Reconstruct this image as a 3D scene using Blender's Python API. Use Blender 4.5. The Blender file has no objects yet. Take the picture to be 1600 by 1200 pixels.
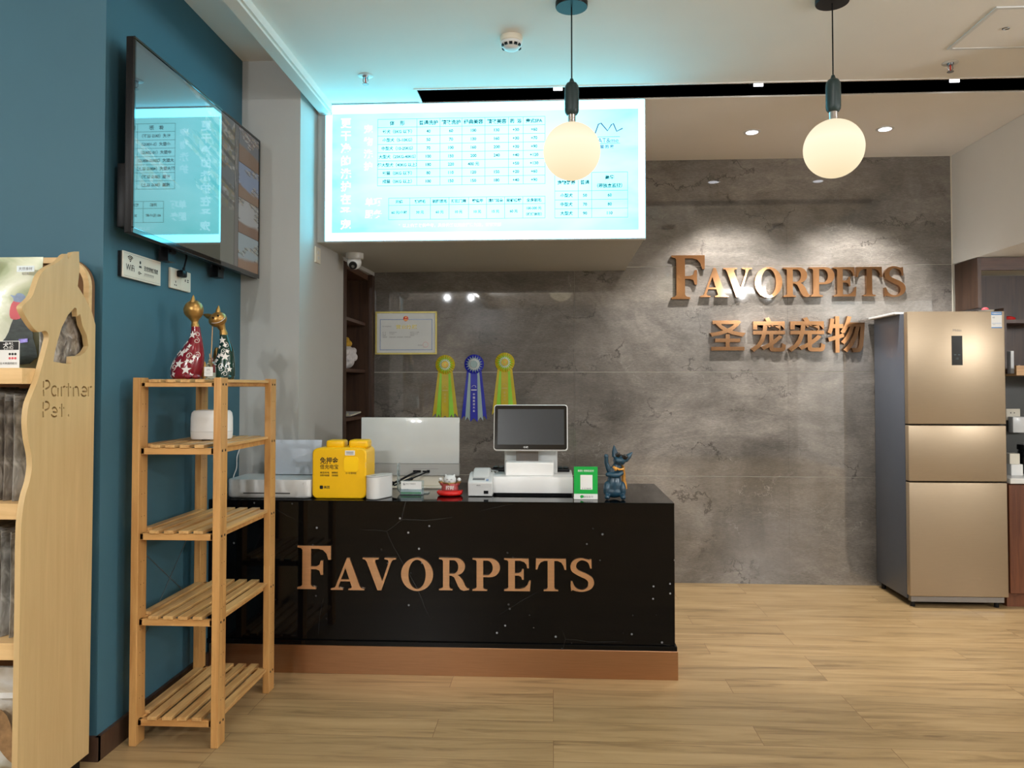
import bpy, bmesh, math, random
from mathutils import Vector, Matrix
random.seed(7)
C = bpy.context.scene.collection
R = math.radians
scene = bpy.context.scene

# ---------------------------------------------------------------- camera
cam_data = bpy.data.cameras.new('camera'); cam = bpy.data.objects.new('camera', cam_data); C.objects.link(cam)
cam_data.sensor_width = 36.0; cam_data.lens = 27.0; cam_data.shift_y = -25.33/1600.0
cam_data.clip_start = 0.02
cam.location = (0, 0, 1.31); cam.rotation_euler = (R(90+1.4), 0, R(3.05))
scene.camera = cam

# ---------------------------------------------------------------- world, view
world = bpy.data.worlds.new('world'); scene.world = world; world.use_nodes = True
world.node_tree.nodes['Background'].inputs[0].default_value = (0.8, 0.85, 1.0, 1)
world.node_tree.nodes['Background'].inputs[1].default_value = 0.05
vs = scene.view_settings
vs.view_transform = 'Standard'; vs.look = 'None'; vs.gamma = 1.0; vs.use_curve_mapping = False
vs.exposure = 0.0

# ---------------------------------------------------------------- lamps of the room and added fill lights
def spot(x, y, z, power, ang=110, blend=0.7, col=(1, 0.93, 0.82), rad=0.035, tilt=(0, 0, 0)):
    l = bpy.data.lights.new('downlight_lamp', 'SPOT'); l.energy = power; l.spot_size = R(ang); l.spot_blend = blend
    l.color = col; l.shadow_soft_size = rad
    o = bpy.data.objects.new('downlight_lamp', l); o.location = (x, y, z); o.rotation_euler = tilt; C.objects.link(o)
# the two downlights that wash the marble wall
spot(1.17, 4.649, 2.80, 165, 88, 0.5, (1.0, 0.97, 0.94), 0.03, (R(12), 0, 0))
spot(1.94, 4.633, 2.80, 165, 88, 0.5, (1.0, 0.97, 0.94), 0.03, (R(12), 0, 0))
# ceiling downlights of the shop floor in front of the counter
for x, y, p in ((2.3, 2.55, 52), (0.9, 2.3, 40), (-0.45, 2.2, 28), (-0.8, 0.6, 36), (0.9, 0.6, 50), (2.6, 0.6, 50)):
    spot(x, y, 2.80, p, 150, 0.9, (1.0, 0.98, 0.96), 0.06)
# bare ceiling lamps of the shop behind the camera
for x, y, p in ((-1.72, -2.0, 120), (-1.33, -2.0, 120), (3.02, -2.0, 120), (3.45, -2.0, 120)):
    l = bpy.data.lights.new('ceiling_lamp', 'POINT'); l.energy = p; l.color = (0.95, 0.98, 1.0); l.shadow_soft_size = 0.025
    o = bpy.data.objects.new('ceiling_lamp', l); o.location = (x, y, 2.76); C.objects.link(o)

# fill points added out of view on both sides to brighten the ceiling
for x, y, z, p in ((-3.2, 0.3, 2.2, 45), (4.45, 1.5, 1.98, 120)):
    l = bpy.data.lights.new('ceiling_fill', 'POINT'); l.energy = p; l.color = (0.96, 0.98, 1.0); l.shadow_soft_size = 0.12
    o = bpy.data.objects.new('ceiling_fill', l); o.location = (x, y, z); C.objects.link(o)

# ---------------------------------------------------------------- materials
def lin(c):
    return tuple(((v/255.0)/12.92 if v <= 10.3 else (((v/255.0)+0.055)/1.055)**2.4) for v in c)
def P(name, rgb, rough=0.5, metal=0.0, coat=0.0, spec=0.5, var=0.0, vscale=12.0, bump=0.0, emis=None, estr=0.0,
      trans=0.0, ior=1.45, stretch=(1, 1, 1), alpha=1.0, aniso=0.0):
    m = bpy.data.materials.new(name); m.use_nodes = True
    nt = m.node_tree; b = nt.nodes['Principled BSDF']
    col = lin(rgb)
    b.inputs['Base Color'].default_value = (*col, 1); b.inputs['Roughness'].default_value = rough
    b.inputs['Metallic'].default_value = metal; b.inputs['Coat Weight'].default_value = coat
    b.inputs['Coat Roughness'].default_value = 0.02
    b.inputs['Specular IOR Level'].default_value = spec; b.inputs['Transmission Weight'].default_value = trans
    b.inputs['IOR'].default_value = ior; b.inputs['Alpha'].default_value = alpha
    if emis is not None:
        b.inputs['Emission Color'].default_value = (*emis, 1); b.inputs['Emission Strength'].default_value = estr
    tc = nt.nodes.new('ShaderNodeTexCoord'); mp = nt.nodes.new('ShaderNodeMapping'); mp.inputs['Scale'].default_value = stretch
    nt.links.new(tc.outputs['Object'], mp.inputs['Vector'])
    nz = nt.nodes.new('ShaderNodeTexNoise'); nz.inputs['Scale'].default_value = vscale; nz.inputs['Detail'].default_value = 6
    nt.links.new(mp.outputs['Vector'], nz.inputs['Vector'])
    v = max(var, 0.015)
    rp = nt.nodes.new('ShaderNodeValToRGB')
    rp.color_ramp.elements[0].position = 0.3; rp.color_ramp.elements[1].position = 0.7
    rp.color_ramp.elements[0].color = (*[c*(1-v) for c in col], 1); rp.color_ramp.elements[1].color = (*[min(1, c*(1+v)) for c in col], 1)
    nt.links.new(nz.outputs['Fac'], rp.inputs['Fac']); nt.links.new(rp.outputs['Color'], b.inputs['Base Color'])
    if bump > 0:
        bp = nt.nodes.new('ShaderNodeBump'); bp.inputs['Strength'].default_value = bump; bp.inputs['Distance'].default_value = 0.002
        nt.links.new(nz.outputs['Fac'], bp.inputs['Height']); nt.links.new(bp.outputs['Normal'], b.inputs['Normal'])
    return m
def N(nt, kind, **kw):
    n = nt.nodes.new(kind)
    for k, v in kw.items():
        if k in n.inputs: n.inputs[k].default_value = v
        else: setattr(n, k, v)
    return n
def ramp(nt, stops):
    n = nt.nodes.new('ShaderNodeValToRGB'); e = n.color_ramp.elements
    while len(e) < len(stops): e.new(0.5)
    for i, (p, c) in enumerate(stops):
        e[i].position = p; e[i].color = (*c, 1) if len(c) == 3 else c
    return n
def mixc(nt, fac, a, b, mode='MIX'):
    n = nt.nodes.new('ShaderNodeMix'); n.data_type = 'RGBA'; n.blend_type = mode
    for s, v in ((0, fac), (6, a), (7, b)):
        if hasattr(v, 'links') or hasattr(v, 'is_linked'): nt.links.new(v, n.inputs[s])
        elif isinstance(v, (int, float)): n.inputs[s].default_value = v
        else: n.inputs[s].default_value = (*v, 1)
    return n.outputs[2]

def gray_marble():
    m = P('gray_marble', (118, 113, 107), 0.015, spec=1.0, coat=0.9); nt = m.node_tree; b = nt.nodes['Principled BSDF']
    geo = N(nt, 'ShaderNodeNewGeometry')
    big = N(nt, 'ShaderNodeTexNoise', Scale=1.6, Detail=10.0, Roughness=0.62, Distortion=0.8)
    nt.links.new(geo.outputs['Position'], big.inputs['Vector'])
    base = ramp(nt, [(0.30, lin((84, 80, 75))), (0.5, lin((109, 104, 98))), (0.72, lin((138, 132, 125)))])
    nt.links.new(big.outputs['Fac'], base.inputs['Fac'])
    # diagonal cloud streaks
    mp = N(nt, 'ShaderNodeMapping'); mp.inputs['Rotation'].default_value = (0, R(38), 0); mp.inputs['Scale'].default_value = (1.2, 1, 5.0)
    nt.links.new(geo.outputs['Position'], mp.inputs['Vector'])
    st = N(nt, 'ShaderNodeTexNoise', Scale=2.2, Detail=8.0, Roughness=0.6, Distortion=1.2); nt.links.new(mp.outputs['Vector'], st.inputs['Vector'])
    str_ = ramp(nt, [(0.40, (0.86, 0.86, 0.86)), (0.62, (1.14, 1.13, 1.12))]); nt.links.new(st.outputs['Fac'], str_.inputs['Fac'])
    c1 = mixc(nt, 0.8, base.outputs['Color'], str_.outputs['Color'], 'MULTIPLY')
    # fine grain and small pale flecks
    fg_ = N(nt, 'ShaderNodeTexNoise', Scale=34.0, Detail=6.0, Roughness=0.7, Distortion=0.5); nt.links.new(mp.outputs['Vector'], fg_.inputs['Vector'])
    fr_ = ramp(nt, [(0.30, (0.70, 0.70, 0.70)), (0.52, (1.0, 1.0, 1.0)), (0.72, (1.38, 1.37, 1.36))]); nt.links.new(fg_.outputs['Fac'], fr_.inputs['Fac'])
    c0 = mixc(nt, 0.9, c1, fr_.outputs['Color'], 'MULTIPLY')
    # warped coordinates for veins
    wz = N(nt, 'ShaderNodeTexNoise', Scale=3.4, Detail=9.0, Roughness=0.65); nt.links.new(geo.outputs['Position'], wz.inputs['Vector'])
    vm = N(nt, 'ShaderNodeVectorMath', operation='MULTIPLY_ADD'); vm.inputs[1].default_value = (0.55, 0.55, 0.55)
    nt.links.new(wz.outputs['Color'], vm.inputs[0]); nt.links.new(geo.outputs['Position'], vm.inputs[2])
    def vein(scale, width, mlo, mhi, mscale, seed, rot):
        mp2 = N(nt, 'ShaderNodeMapping'); mp2.inputs['Location'].default_value = (seed, seed*0.7, 0); mp2.inputs['Rotation'].default_value = (0, R(rot), 0)
        mp2.inputs['Scale'].default_value = (1, 1, 2.2)
        nt.links.new(vm.outputs['Vector'], mp2.inputs['Vector'])
        vo = N(nt, 'ShaderNodeTexVoronoi', feature='DISTANCE_TO_EDGE', Scale=scale); nt.links.new(mp2.outputs['Vector'], vo.inputs['Vector'])
        r1 = ramp(nt, [(0.0, (1, 1, 1)), (width, (0, 0, 0))]); nt.links.new(vo.outputs['Distance'], r1.inputs['Fac'])
        mk = N(nt, 'ShaderNodeTexNoise', Scale=mscale, Detail=3.0); nt.links.new(mp2.outputs['Vector'], mk.inputs['Vector'])
        r2 = ramp(nt, [(mlo, (0, 0, 0)), (mhi, (1, 1, 1))]); nt.links.new(mk.outputs['Fac'], r2.inputs['Fac'])
        mu = N(nt, 'ShaderNodeMath', operation='MULTIPLY'); nt.links.new(r1.outputs['Color'], mu.inputs[0]); nt.links.new(r2.outputs['Color'], mu.inputs[1])
        return mu.outputs[0]
    c2 = mixc(nt, vein(1.7, 0.024, 0.52, 0.60, 2.0, 3.0, 35), c0, lin((62, 58, 55)))
    c3 = mixc(nt, vein(2.7, 0.012, 0.56, 0.70, 2.0, 9.0, 55), c2, lin((146, 141, 134)))
    c4 = mixc(nt, vein(5.0, 0.010, 0.60, 0.70, 3.0, 15.0, 20), c3, lin((160, 156, 150)))
    nt.links.new(c4, b.inputs['Base Color'])
    return m
def black_marble():
    m = P('black_marble', (9, 9, 10), 0.05, spec=0.28); nt = m.node_tree; b = nt.nodes['Principled BSDF']
    geo = N(nt, 'ShaderNodeNewGeometry')
    vo = N(nt, 'ShaderNodeTexVoronoi', feature='F1', Scale=20.0); nt.links.new(geo.outputs['Position'], vo.inputs['Vector'])
    r1 = ramp(nt, [(0.06, (1, 1, 1)), (0.12, (0, 0, 0))]); nt.links.new(vo.outputs['Distance'], r1.inputs['Fac'])
    mk = N(nt, 'ShaderNodeTexNoise', Scale=3.0, Detail=2.0); nt.links.new(geo.outputs['Position'], mk.inputs['Vector'])
    r2 = ramp(nt, [(0.52, (0, 0, 0)), (0.62, (1, 1, 1))]); nt.links.new(mk.outputs['Fac'], r2.inputs['Fac'])
    mu = N(nt, 'ShaderNodeMath', operation='MULTIPLY'); nt.links.new(r1.outputs['Color'], mu.inputs[0]); nt.links.new(r2.outputs['Color'], mu.inputs[1])
    c1 = mixc(nt, mu.outputs[0], lin((6, 6, 7)), lin((150, 152, 154)))
    wz = N(nt, 'ShaderNodeTexNoise', Scale=1.8, Detail=4.0); nt.links.new(geo.outputs['Position'], wz.inputs['Vector'])
    vm = N(nt, 'ShaderNodeVectorMath', operation='MULTIPLY_ADD'); vm.inputs[1].default_value = (0.10, 0.10, 0.10)
    nt.links.new(wz.outputs['Color'], vm.inputs[0]); nt.links.new(geo.outputs['Position'], vm.inputs[2])
    v2 = N(nt, 'ShaderNodeTexVoronoi', feature='DISTANCE_TO_EDGE', Scale=1.7); nt.links.new(vm.outputs['Vector'], v2.inputs['Vector'])
    r3 = ramp(nt, [(0.0, (1, 1, 1)), (0.003, (0, 0, 0))]); nt.links.new(v2.outputs['Distance'], r3.inputs['Fac'])
    mk2 = N(nt, 'ShaderNodeTexNoise', Scale=2.3, Detail=2.0); nt.links.new(vm.outputs['Vector'], mk2.inputs['Vector'])
    r4 = ramp(nt, [(0.50, (0, 0, 0)), (0.70, (0.5, 0.5, 0.5))]); nt.links.new(mk2.outputs['Fac'], r4.inputs['Fac'])
    mu2 = N(nt, 'ShaderNodeMath', operation='MULTIPLY'); nt.links.new(r3.outputs['Color'], mu2.inputs[0]); nt.links.new(r4.outputs['Color'], mu2.inputs[1])
    c2 = mixc(nt, mu2.outputs[0], c1, lin((72, 73, 74)))
    nt.links.new(c2, b.inputs['Base Color'])
    return m
def floor_wood():
    m = P('oak_plank_floor', (170, 132, 90), 0.36, spec=0.4); nt = m.node_tree; b = nt.nodes['Principled BSDF']
    geo = N(nt, 'ShaderNodeNewGeometry')
    br = N(nt, 'ShaderNodeTexBrick', Scale=1.0); br.offset = 0.37; br.offset_frequency = 3
    br.inputs['Brick Width'].default_value = 1.22; br.inputs['Row Height'].default_value = 0.16; br.inputs['Mortar Size'].default_value = 0.0012
    br.inputs['Mortar Smooth'].default_value = 0.0; br.inputs['Bias'].default_value = 0.0
    br.inputs['Color1'].default_value = (0, 0, 0, 1); br.inputs['Color2'].default_value = (1, 1, 1, 1); br.inputs['Mortar'].default_value = (0.5, 0.5, 0.5, 1)
    nt.links.new(geo.outputs['Position'], br.inputs['Vector'])
    # grain stretched along the planks, shifted from plank to plank
    vm = N(nt, 'ShaderNodeVectorMath', operation='MULTIPLY_ADD'); vm.inputs[1].default_value = (7.0, 0, 5.0)
    nt.links.new(br.outputs['Color'], vm.inputs[0]); nt.links.new(geo.outputs['Position'], vm.inputs[2])
    mp = N(nt, 'ShaderNodeMapping'); mp.inputs['Scale'].default_value = (0.9, 9.0, 1.0); nt.links.new(vm.outputs['Vector'], mp.inputs['Vector'])
    g = N(nt, 'ShaderNodeTexNoise', Scale=2.2, Detail=9.0, Roughness=0.62, Distortion=0.7); nt.links.new(mp.outputs['Vector'], g.inputs['Vector'])
    rg = ramp(nt, [(0.22, lin((100, 79, 53))), (0.48, lin((148, 123, 86))), (0.75, lin((166, 141, 103)))])
    nt.links.new(g.outputs['Fac'], rg.inputs['Fac'])
    tone = ramp(nt, [(0.0, (0.90, 0.90, 0.90)), (1.0, (1.07, 1.06, 1.05))]); nt.links.new(br.outputs['Color'], tone.inputs['Fac'])
    c1 = mixc(nt, 1.0, rg.outputs['Color'], tone.outputs['Color'], 'MULTIPLY')
    # sparse dark knots
    mk = N(nt, 'ShaderNodeMapping'); mk.inputs['Scale'].default_value = (2.0, 9.0, 1.0); nt.links.new(vm.outputs['Vector'], mk.inputs['Vector'])
    kn = N(nt, 'ShaderNodeTexNoise', Scale=1.5, Detail=2.0, Distortion=0.4); nt.links.new(mk.outputs['Vector'], kn.inputs['Vector'])
    rk = ramp(nt, [(0.70, (0, 0, 0)), (0.78, (0.75, 0.75, 0.75))]); nt.links.new(kn.outputs['Fac'], rk.inputs['Fac'])
    c2 = mixc(nt, rk.outputs['Color'], c1, lin((92, 68, 44)))
    c3 = mixc(nt, br.outputs['Fac'], c2, lin((110, 82, 54)))
    nt.links.new(c3, b.inputs['Base Color'])
    rr = ramp(nt, [(0.3, (0.42, 0.42, 0.42)), (0.7, (0.32, 0.32, 0.32))]); nt.links.new(g.outputs['Fac'], rr.inputs['Fac'])
    nt.links.new(rr.outputs['Color'], b.inputs['Roughness'])
    return m
def wood(name, rgb, dark, axis='z', scale=1.0, rough=0.5, coat=0.0):
    m = P(name, rgb, rough, coat=coat); nt = m.node_tree; b = nt.nodes['Principled BSDF']
    tc = N(nt, 'ShaderNodeTexCoord'); mp = N(nt, 'ShaderNodeMapping')
    s = {'x': (1.2, 16, 16), 'y': (16, 1.2, 16), 'z': (16, 16, 1.2)}[axis]
    mp.inputs['Scale'].default_value = tuple(v*scale for v in s); nt.links.new(tc.outputs['Object'], mp.inputs['Vector'])
    g = N(nt, 'ShaderNodeTexNoise', Scale=2.0, Detail=8.0, Roughness=0.6, Distortion=0.6); nt.links.new(mp.outputs['Vector'], g.inputs['Vector'])
    rg = ramp(nt, [(0.30, lin(dark)), (0.55, lin(rgb)), (0.8, tuple(min(1, v*1.12) for v in lin(rgb)))])
    nt.links.new(g.outputs['Fac'], rg.inputs['Fac']); nt.links.new(rg.outputs['Color'], b.inputs['Base Color'])
    return m
def panel_glow():
    m = bpy.data.materials.new('backlit_menu_panel'); m.use_nodes = True; nt = m.node_tree; nt.nodes.clear()
    out = N(nt, 'ShaderNodeOutputMaterial'); em = N(nt, 'ShaderNodeEmission'); em.inputs['Strength'].default_value = 1.0
    tc = N(nt, 'ShaderNodeTexCoord'); sx = N(nt, 'ShaderNodeSeparateXYZ'); nt.links.new(tc.outputs['Generated'], sx.inputs[0])
    nz = N(nt, 'ShaderNodeTexNoise', Scale=3.5, Detail=4.0, Distortion=0.3); nt.links.new(tc.outputs['Generated'], nz.inputs['Vector'])
    # printed sky: teal at both ends, pale cloud in the middle
    ex = ramp(nt, [(0.0, (1, 1, 1)), (0.16, (0.42, 0.42, 0.42)), (0.45, (0.12, 0.12, 0.12)), (0.80, (0.12, 0.12, 0.12)), (1.0, (0.95, 0.95, 0.95))])
    nt.links.new(sx.outputs['X'], ex.inputs['Fac'])
    ez = ramp(nt, [(0.0, (0.35, 0.35, 0.35)), (0.35, (0, 0, 0)), (0.8, (0, 0, 0)), (1.0, (0.3, 0.3, 0.3))]); nt.links.new(sx.outputs['Z'], ez.inputs['Fac'])
    ad = N(nt, 'ShaderNodeMath', operation='ADD'); nt.links.new(ex.outputs['Color'], ad.inputs[0]); nt.links.new(ez.outputs['Color'], ad.inputs[1])
    rn = ramp(nt, [(0.35, (1.1, 1.1, 1.1)), (0.68, (0.35, 0.35, 0.35))]); nt.links.new(nz.outputs['Fac'], rn.inputs['Fac'])
    mu = N(nt, 'ShaderNodeMath', operation='MULTIPLY', use_clamp=True); nt.links.new(ad.outputs[0], mu.inputs[0]); nt.links.new(rn.outputs['Color'], mu.inputs[1])
    c = mixc(nt, mu.outputs[0], (0.97, 2.7, 3.05), (0.42, 2.1, 2.3))
    nt.links.new(c, em.inputs['Color']); nt.links.new(em.outputs[0], out.inputs['Surface'])
    return m
def glow(name, col, s=1.0):
    m = bpy.data.materials.new(name); m.use_nodes = True; nt = m.node_tree; nt.nodes.clear()
    out = N(nt, 'ShaderNodeOutputMaterial'); em = N(nt, 'ShaderNodeEmission'); em.inputs['Strength'].default_value = s
    em.inputs['Color'].default_value = (*col, 1); nt.links.new(em.outputs[0], out.inputs['Surface'])
    return m
M = {}
M['gray_marble'] = gray_marble(); M['black_marble'] = black_marble(); M['floor'] = floor_wood()
M['teal'] = P('teal_wall_paint', (58, 98, 113), 0.62, var=0.03, vscale=3, bump=0.05)
M['white_wall'] = P('white_wall_paint', (216, 214, 208), 0.7, var=0.015, vscale=4)
M['grey_wall'] = P('pale_grey_wall_paint', (178, 178, 174), 0.7, var=0.015, vscale=4)
M['bright_white'] = P('bright_white_plastic', (236, 236, 234), 0.3, coat=0.2)
M['ceiling'] = P('white_ceiling_paint', (230, 227, 222), 0.75, var=0.01, vscale=3)
M['rear'] = P('dark_shopfront_glass', (92, 86, 80), 0.35, spec=0.5)
M['brown_wood'] = wood('walnut_veneer', (70, 50, 38), (48, 33, 25), 'z', 1.0, 0.45)
M['brown_wood_x'] = wood('walnut_board', (84, 56, 40), (56, 36, 25), 'x', 1.0, 0.45)
M['red_wood'] = wood('red_brown_cabinet_veneer', (104, 60, 36), (78, 42, 24), 'z', 1.0, 0.42)
M['light_board'] = wood('pale_wood_edge', (190, 150, 102), (164, 122, 78), 'x', 1.0, 0.45)
M['pine'] = wood('varnished_pine', (194, 147, 88), (166, 116, 62), 'z', 1.0, 0.42, 0.15)
M['pine_y'] = wood('varnished_pine_slat', (204, 163, 106), (166, 118, 66), 'y', 1.3, 0.42, 0.15)
M['pine_x'] = wood('varnished_pine_rail', (200, 152, 92), (174, 122, 66), 'x', 1.0, 0.42, 0.15)
M['birch'] = wood('birch_plywood', (198, 169, 120), (191, 161, 112), 'z', 1.0, 0.5)
M['birch_x'] = wood('birch_shelf_board', (222, 186, 132), (204, 166, 112), 'x', 0.7, 0.5)
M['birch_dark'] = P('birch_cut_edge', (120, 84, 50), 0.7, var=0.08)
M['black'] = P('black_plastic', (12, 12, 14), 0.4, spec=0.25)
M['black_gloss'] = P('black_gloss', (5, 5, 7), 0.08, coat=0.5)
M['black_slot'] = P('black_gloss_slot', (4, 4, 6), 0.22)
M['white_plastic'] = P('white_plastic', (208, 209, 208), 0.3, coat=0.2)
M['warm_white'] = P('cream_plastic', (212, 206, 190), 0.4)
M['grey_white'] = P('pale_grey_plastic', (196, 197, 196), 0.35)
M['chrome'] = P('chrome', (210, 210, 212), 0.12, metal=1.0)
M['steel'] = P('dull_steel', (140, 140, 142), 0.3, metal=1.0)
M['gold_mirror'] = P('rose_gold_mirror', (180, 134, 95), 0.11, metal=1.0)
M['copper'] = P('brushed_copper', (232, 190, 154), 0.3, metal=1.0, var=0.05, vscale=30, stretch=(0.3, 1, 8))
M['copper_base'] = P('brushed_copper_plinth', (186, 142, 106), 0.32, metal=1.0, var=0.06, vscale=30, stretch=(0.3, 1, 8))
M['gold'] = P('satin_gold_paint', (170, 132, 74), 0.35, metal=0.75, var=0.06)
M['socket_green'] = P('dark_green_enamel', (30, 46, 46), 0.42, var=0.06)
M['globe'] = glow('frosted_lit_globe', (1.0, 0.86, 0.60), 1.12)
_nt = M['globe'].node_tree; _tc = N(_nt, 'ShaderNodeTexCoord'); _sp = N(_nt, 'ShaderNodeSeparateXYZ'); _nt.links.new(_tc.outputs['Generated'], _sp.inputs[0])
_rp = ramp(_nt, [(0.0, (0.86, 0.70, 0.44)), (0.30, (0.97, 0.84, 0.58)), (0.62, (1.0, 0.92, 0.68)), (1.0, (0.90, 0.76, 0.52))]); _nt.links.new(_sp.outputs['Z'], _rp.inputs['Fac'])
_nt.links.new(_rp.outputs['Color'], [n for n in _nt.nodes if n.type == 'EMISSION'][0].inputs['Color'])
M['lamp_disc'] = glow('lit_downlight', (0.92, 0.93, 1.0), 4.0)
M['border_glow'] = glow('backlit_white_border', (1.6, 8.5, 12.0), 1.0)
M['panel_glow'] = panel_glow()
M['ink_teal'] = glow('teal_print_on_lit_panel', (0.0, 0.10, 0.13), 1.0)
M['ink_line'] = glow('teal_rule_on_lit_panel', (0.06, 0.42, 0.42), 1.0)
M['ink_navy'] = glow('navy_print_on_lit_panel', (0.10, 0.14, 0.36), 1.0)
M['ink_white'] = glow('white_print_on_lit_panel', (1.15, 2.8, 3.2), 1.0)
M['ink_black'] = P('black_print', (22, 20, 18), 0.6)
M['ink_grey'] = P('grey_print', (110, 110, 110), 0.6)
M['paper'] = P('white_paper', (225, 225, 222), 0.7)
M['glass'] = P('clear_glass', (235, 245, 245), 0.02, trans=1.0, ior=1.45)
M['acrylic'] = P('clear_acrylic', (225, 240, 245), 0.04, trans=0.9, ior=1.3)
M['yellow'] = P('yellow_plastic', (238, 186, 8), 0.35, var=0.02)
M['yellow_side'] = P('pale_yellow_plastic', (214, 188, 76), 0.35)
M['yellow_bright'] = P('bright_yellow_sticker', (255, 206, 20), 0.3)
M['red'] = P('bright_red_satin', (196, 26, 20), 0.4, var=0.08)
M['dark_red'] = P('crimson_ceramic', (122, 16, 32), 0.16, coat=0.5)
M['dark_green'] = P('bottle_green_ceramic', (14, 52, 44), 0.14, coat=0.5)
M['rose'] = P('dusty_red_ceramic', (158, 66, 66), 0.3)
M['star_white'] = P('raised_white_glaze', (228, 224, 218), 0.4)
M['dog_teal'] = P('dark_teal_resin', (24, 58, 76), 0.3, coat=0.3, var=0.25, vscale=30)
M['green'] = P('payment_green', (10, 158, 62), 0.4)
M['license_paper'] = P('licence_paper', (206, 208, 204), 0.5)
M['license_gold'] = P('licence_gold_border', (190, 174, 96), 0.4, metal=0.3)
M['rib_yellow'] = P('yellow_satin_ribbon', (190, 168, 14), 0.4, var=0.1, vscale=14)
M['rib_lime'] = P('lime_satin_ribbon', (140, 206, 40), 0.4, var=0.08, vscale=14)
M['rib_blue'] = P('royal_blue_satin_ribbon', (14, 26, 160), 0.4, var=0.12, vscale=14)
M['rib_silver'] = P('silver_satin_ribbon', (150, 172, 170), 0.4, var=0.08, vscale=14)
M['fridge_door'] = P('champagne_brushed_steel', (154, 136, 112), 0.34, metal=0.5, var=0.03, vscale=60, stretch=(0.2, 1, 6))
M['fridge_side'] = P('slate_blue_steel', (84, 89, 98), 0.36, metal=0.2)
M['backsplash'] = P('charcoal_backsplash', (58, 60, 58), 0.35, var=0.15, vscale=6)
M['worktop'] = P('white_quartz', (208, 208, 204), 0.25, var=0.02)

# ---------------------------------------------------------------- mesh helpers
ORG = {}
PLANES = {'front': Matrix(((1, 0, 0), (0, 0, -1), (0, 1, 0))), 'right': Matrix(((0, 0, 1), (1, 0, 0), (0, 1, 0))),
          'up': Matrix(((1, 0, 0), (0, 1, 0), (0, 0, 1)))}
_txt = {}
def curve_mesh(cu):
    o = bpy.data.objects.new('tmp', cu); C.objects.link(o)
    dg = bpy.context.evaluated_depsgraph_get()
    me = bpy.data.meshes.new_from_object(o.evaluated_get(dg))
    bpy.data.objects.remove(o); bpy.data.curves.remove(cu)
    return me
def text_mesh(body, bold=0.0, ext=0.0, spacing=1.0):
    k = (body, bold, ext, spacing)
    if k not in _txt:
        cu = bpy.data.curves.new('tmp', 'FONT'); cu.body = body; cu.offset = bold; cu.extrude = ext; cu.resolution_u = 3; cu.space_character = spacing
        _txt[k] = curve_mesh(cu)
    return _txt[k]
def fill_mesh(polys, ext, bevel=0.0):
    cu = bpy.data.curves.new('tmp', 'CURVE'); cu.dimensions = '2D'; cu.fill_mode = 'BOTH'; cu.extrude = ext; cu.bevel_depth = bevel; cu.bevel_resolution = 1
    for p in polys:
        s = cu.splines.new('POLY'); s.points.add(len(p)-1); s.use_cyclic_u = True
        for i, (x, y) in enumerate(p): s.points[i].co = (x, y, 0, 1)
    return curve_mesh(cu)
def bounds(me):
    xs = [v.co.x for v in me.vertices]; ys = [v.co.y for v in me.vertices]
    return min(xs), max(xs), min(ys), max(ys)
def smooth_poly(pts, n=4, closed=True):
    """Catmull-Rom through the points."""
    out = []; L = len(pts)
    for i in range(L if closed else L-1):
        p0, p1, p2, p3 = (pts[(i+k) % L] if closed else pts[min(max(i+k, 0), L-1)] for k in (-1, 0, 1, 2))
        for j in range(n):
            t = j/n
            out.append(tuple(0.5*((2*b)+(-a+c)*t+(2*a-5*b+4*c-d)*t*t+(-a+3*b-3*c+d)*t**3) for a, b, c, d in zip(p0, p1, p2, p3)))
    if not closed: out.append(tuple(pts[-1]))
    return out
def rrect(x0, x1, y0, y1, r, n=5):
    pts = []
    for cx, cy, a0 in ((x1-r, y1-r, 0), (x0+r, y1-r, 90), (x0+r, y0+r, 180), (x1-r, y0+r, 270)):
        for k in range(n+1):
            a = R(a0+90*k/n); pts.append((cx+r*math.cos(a), cy+r*math.sin(a)))
    return pts
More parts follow.
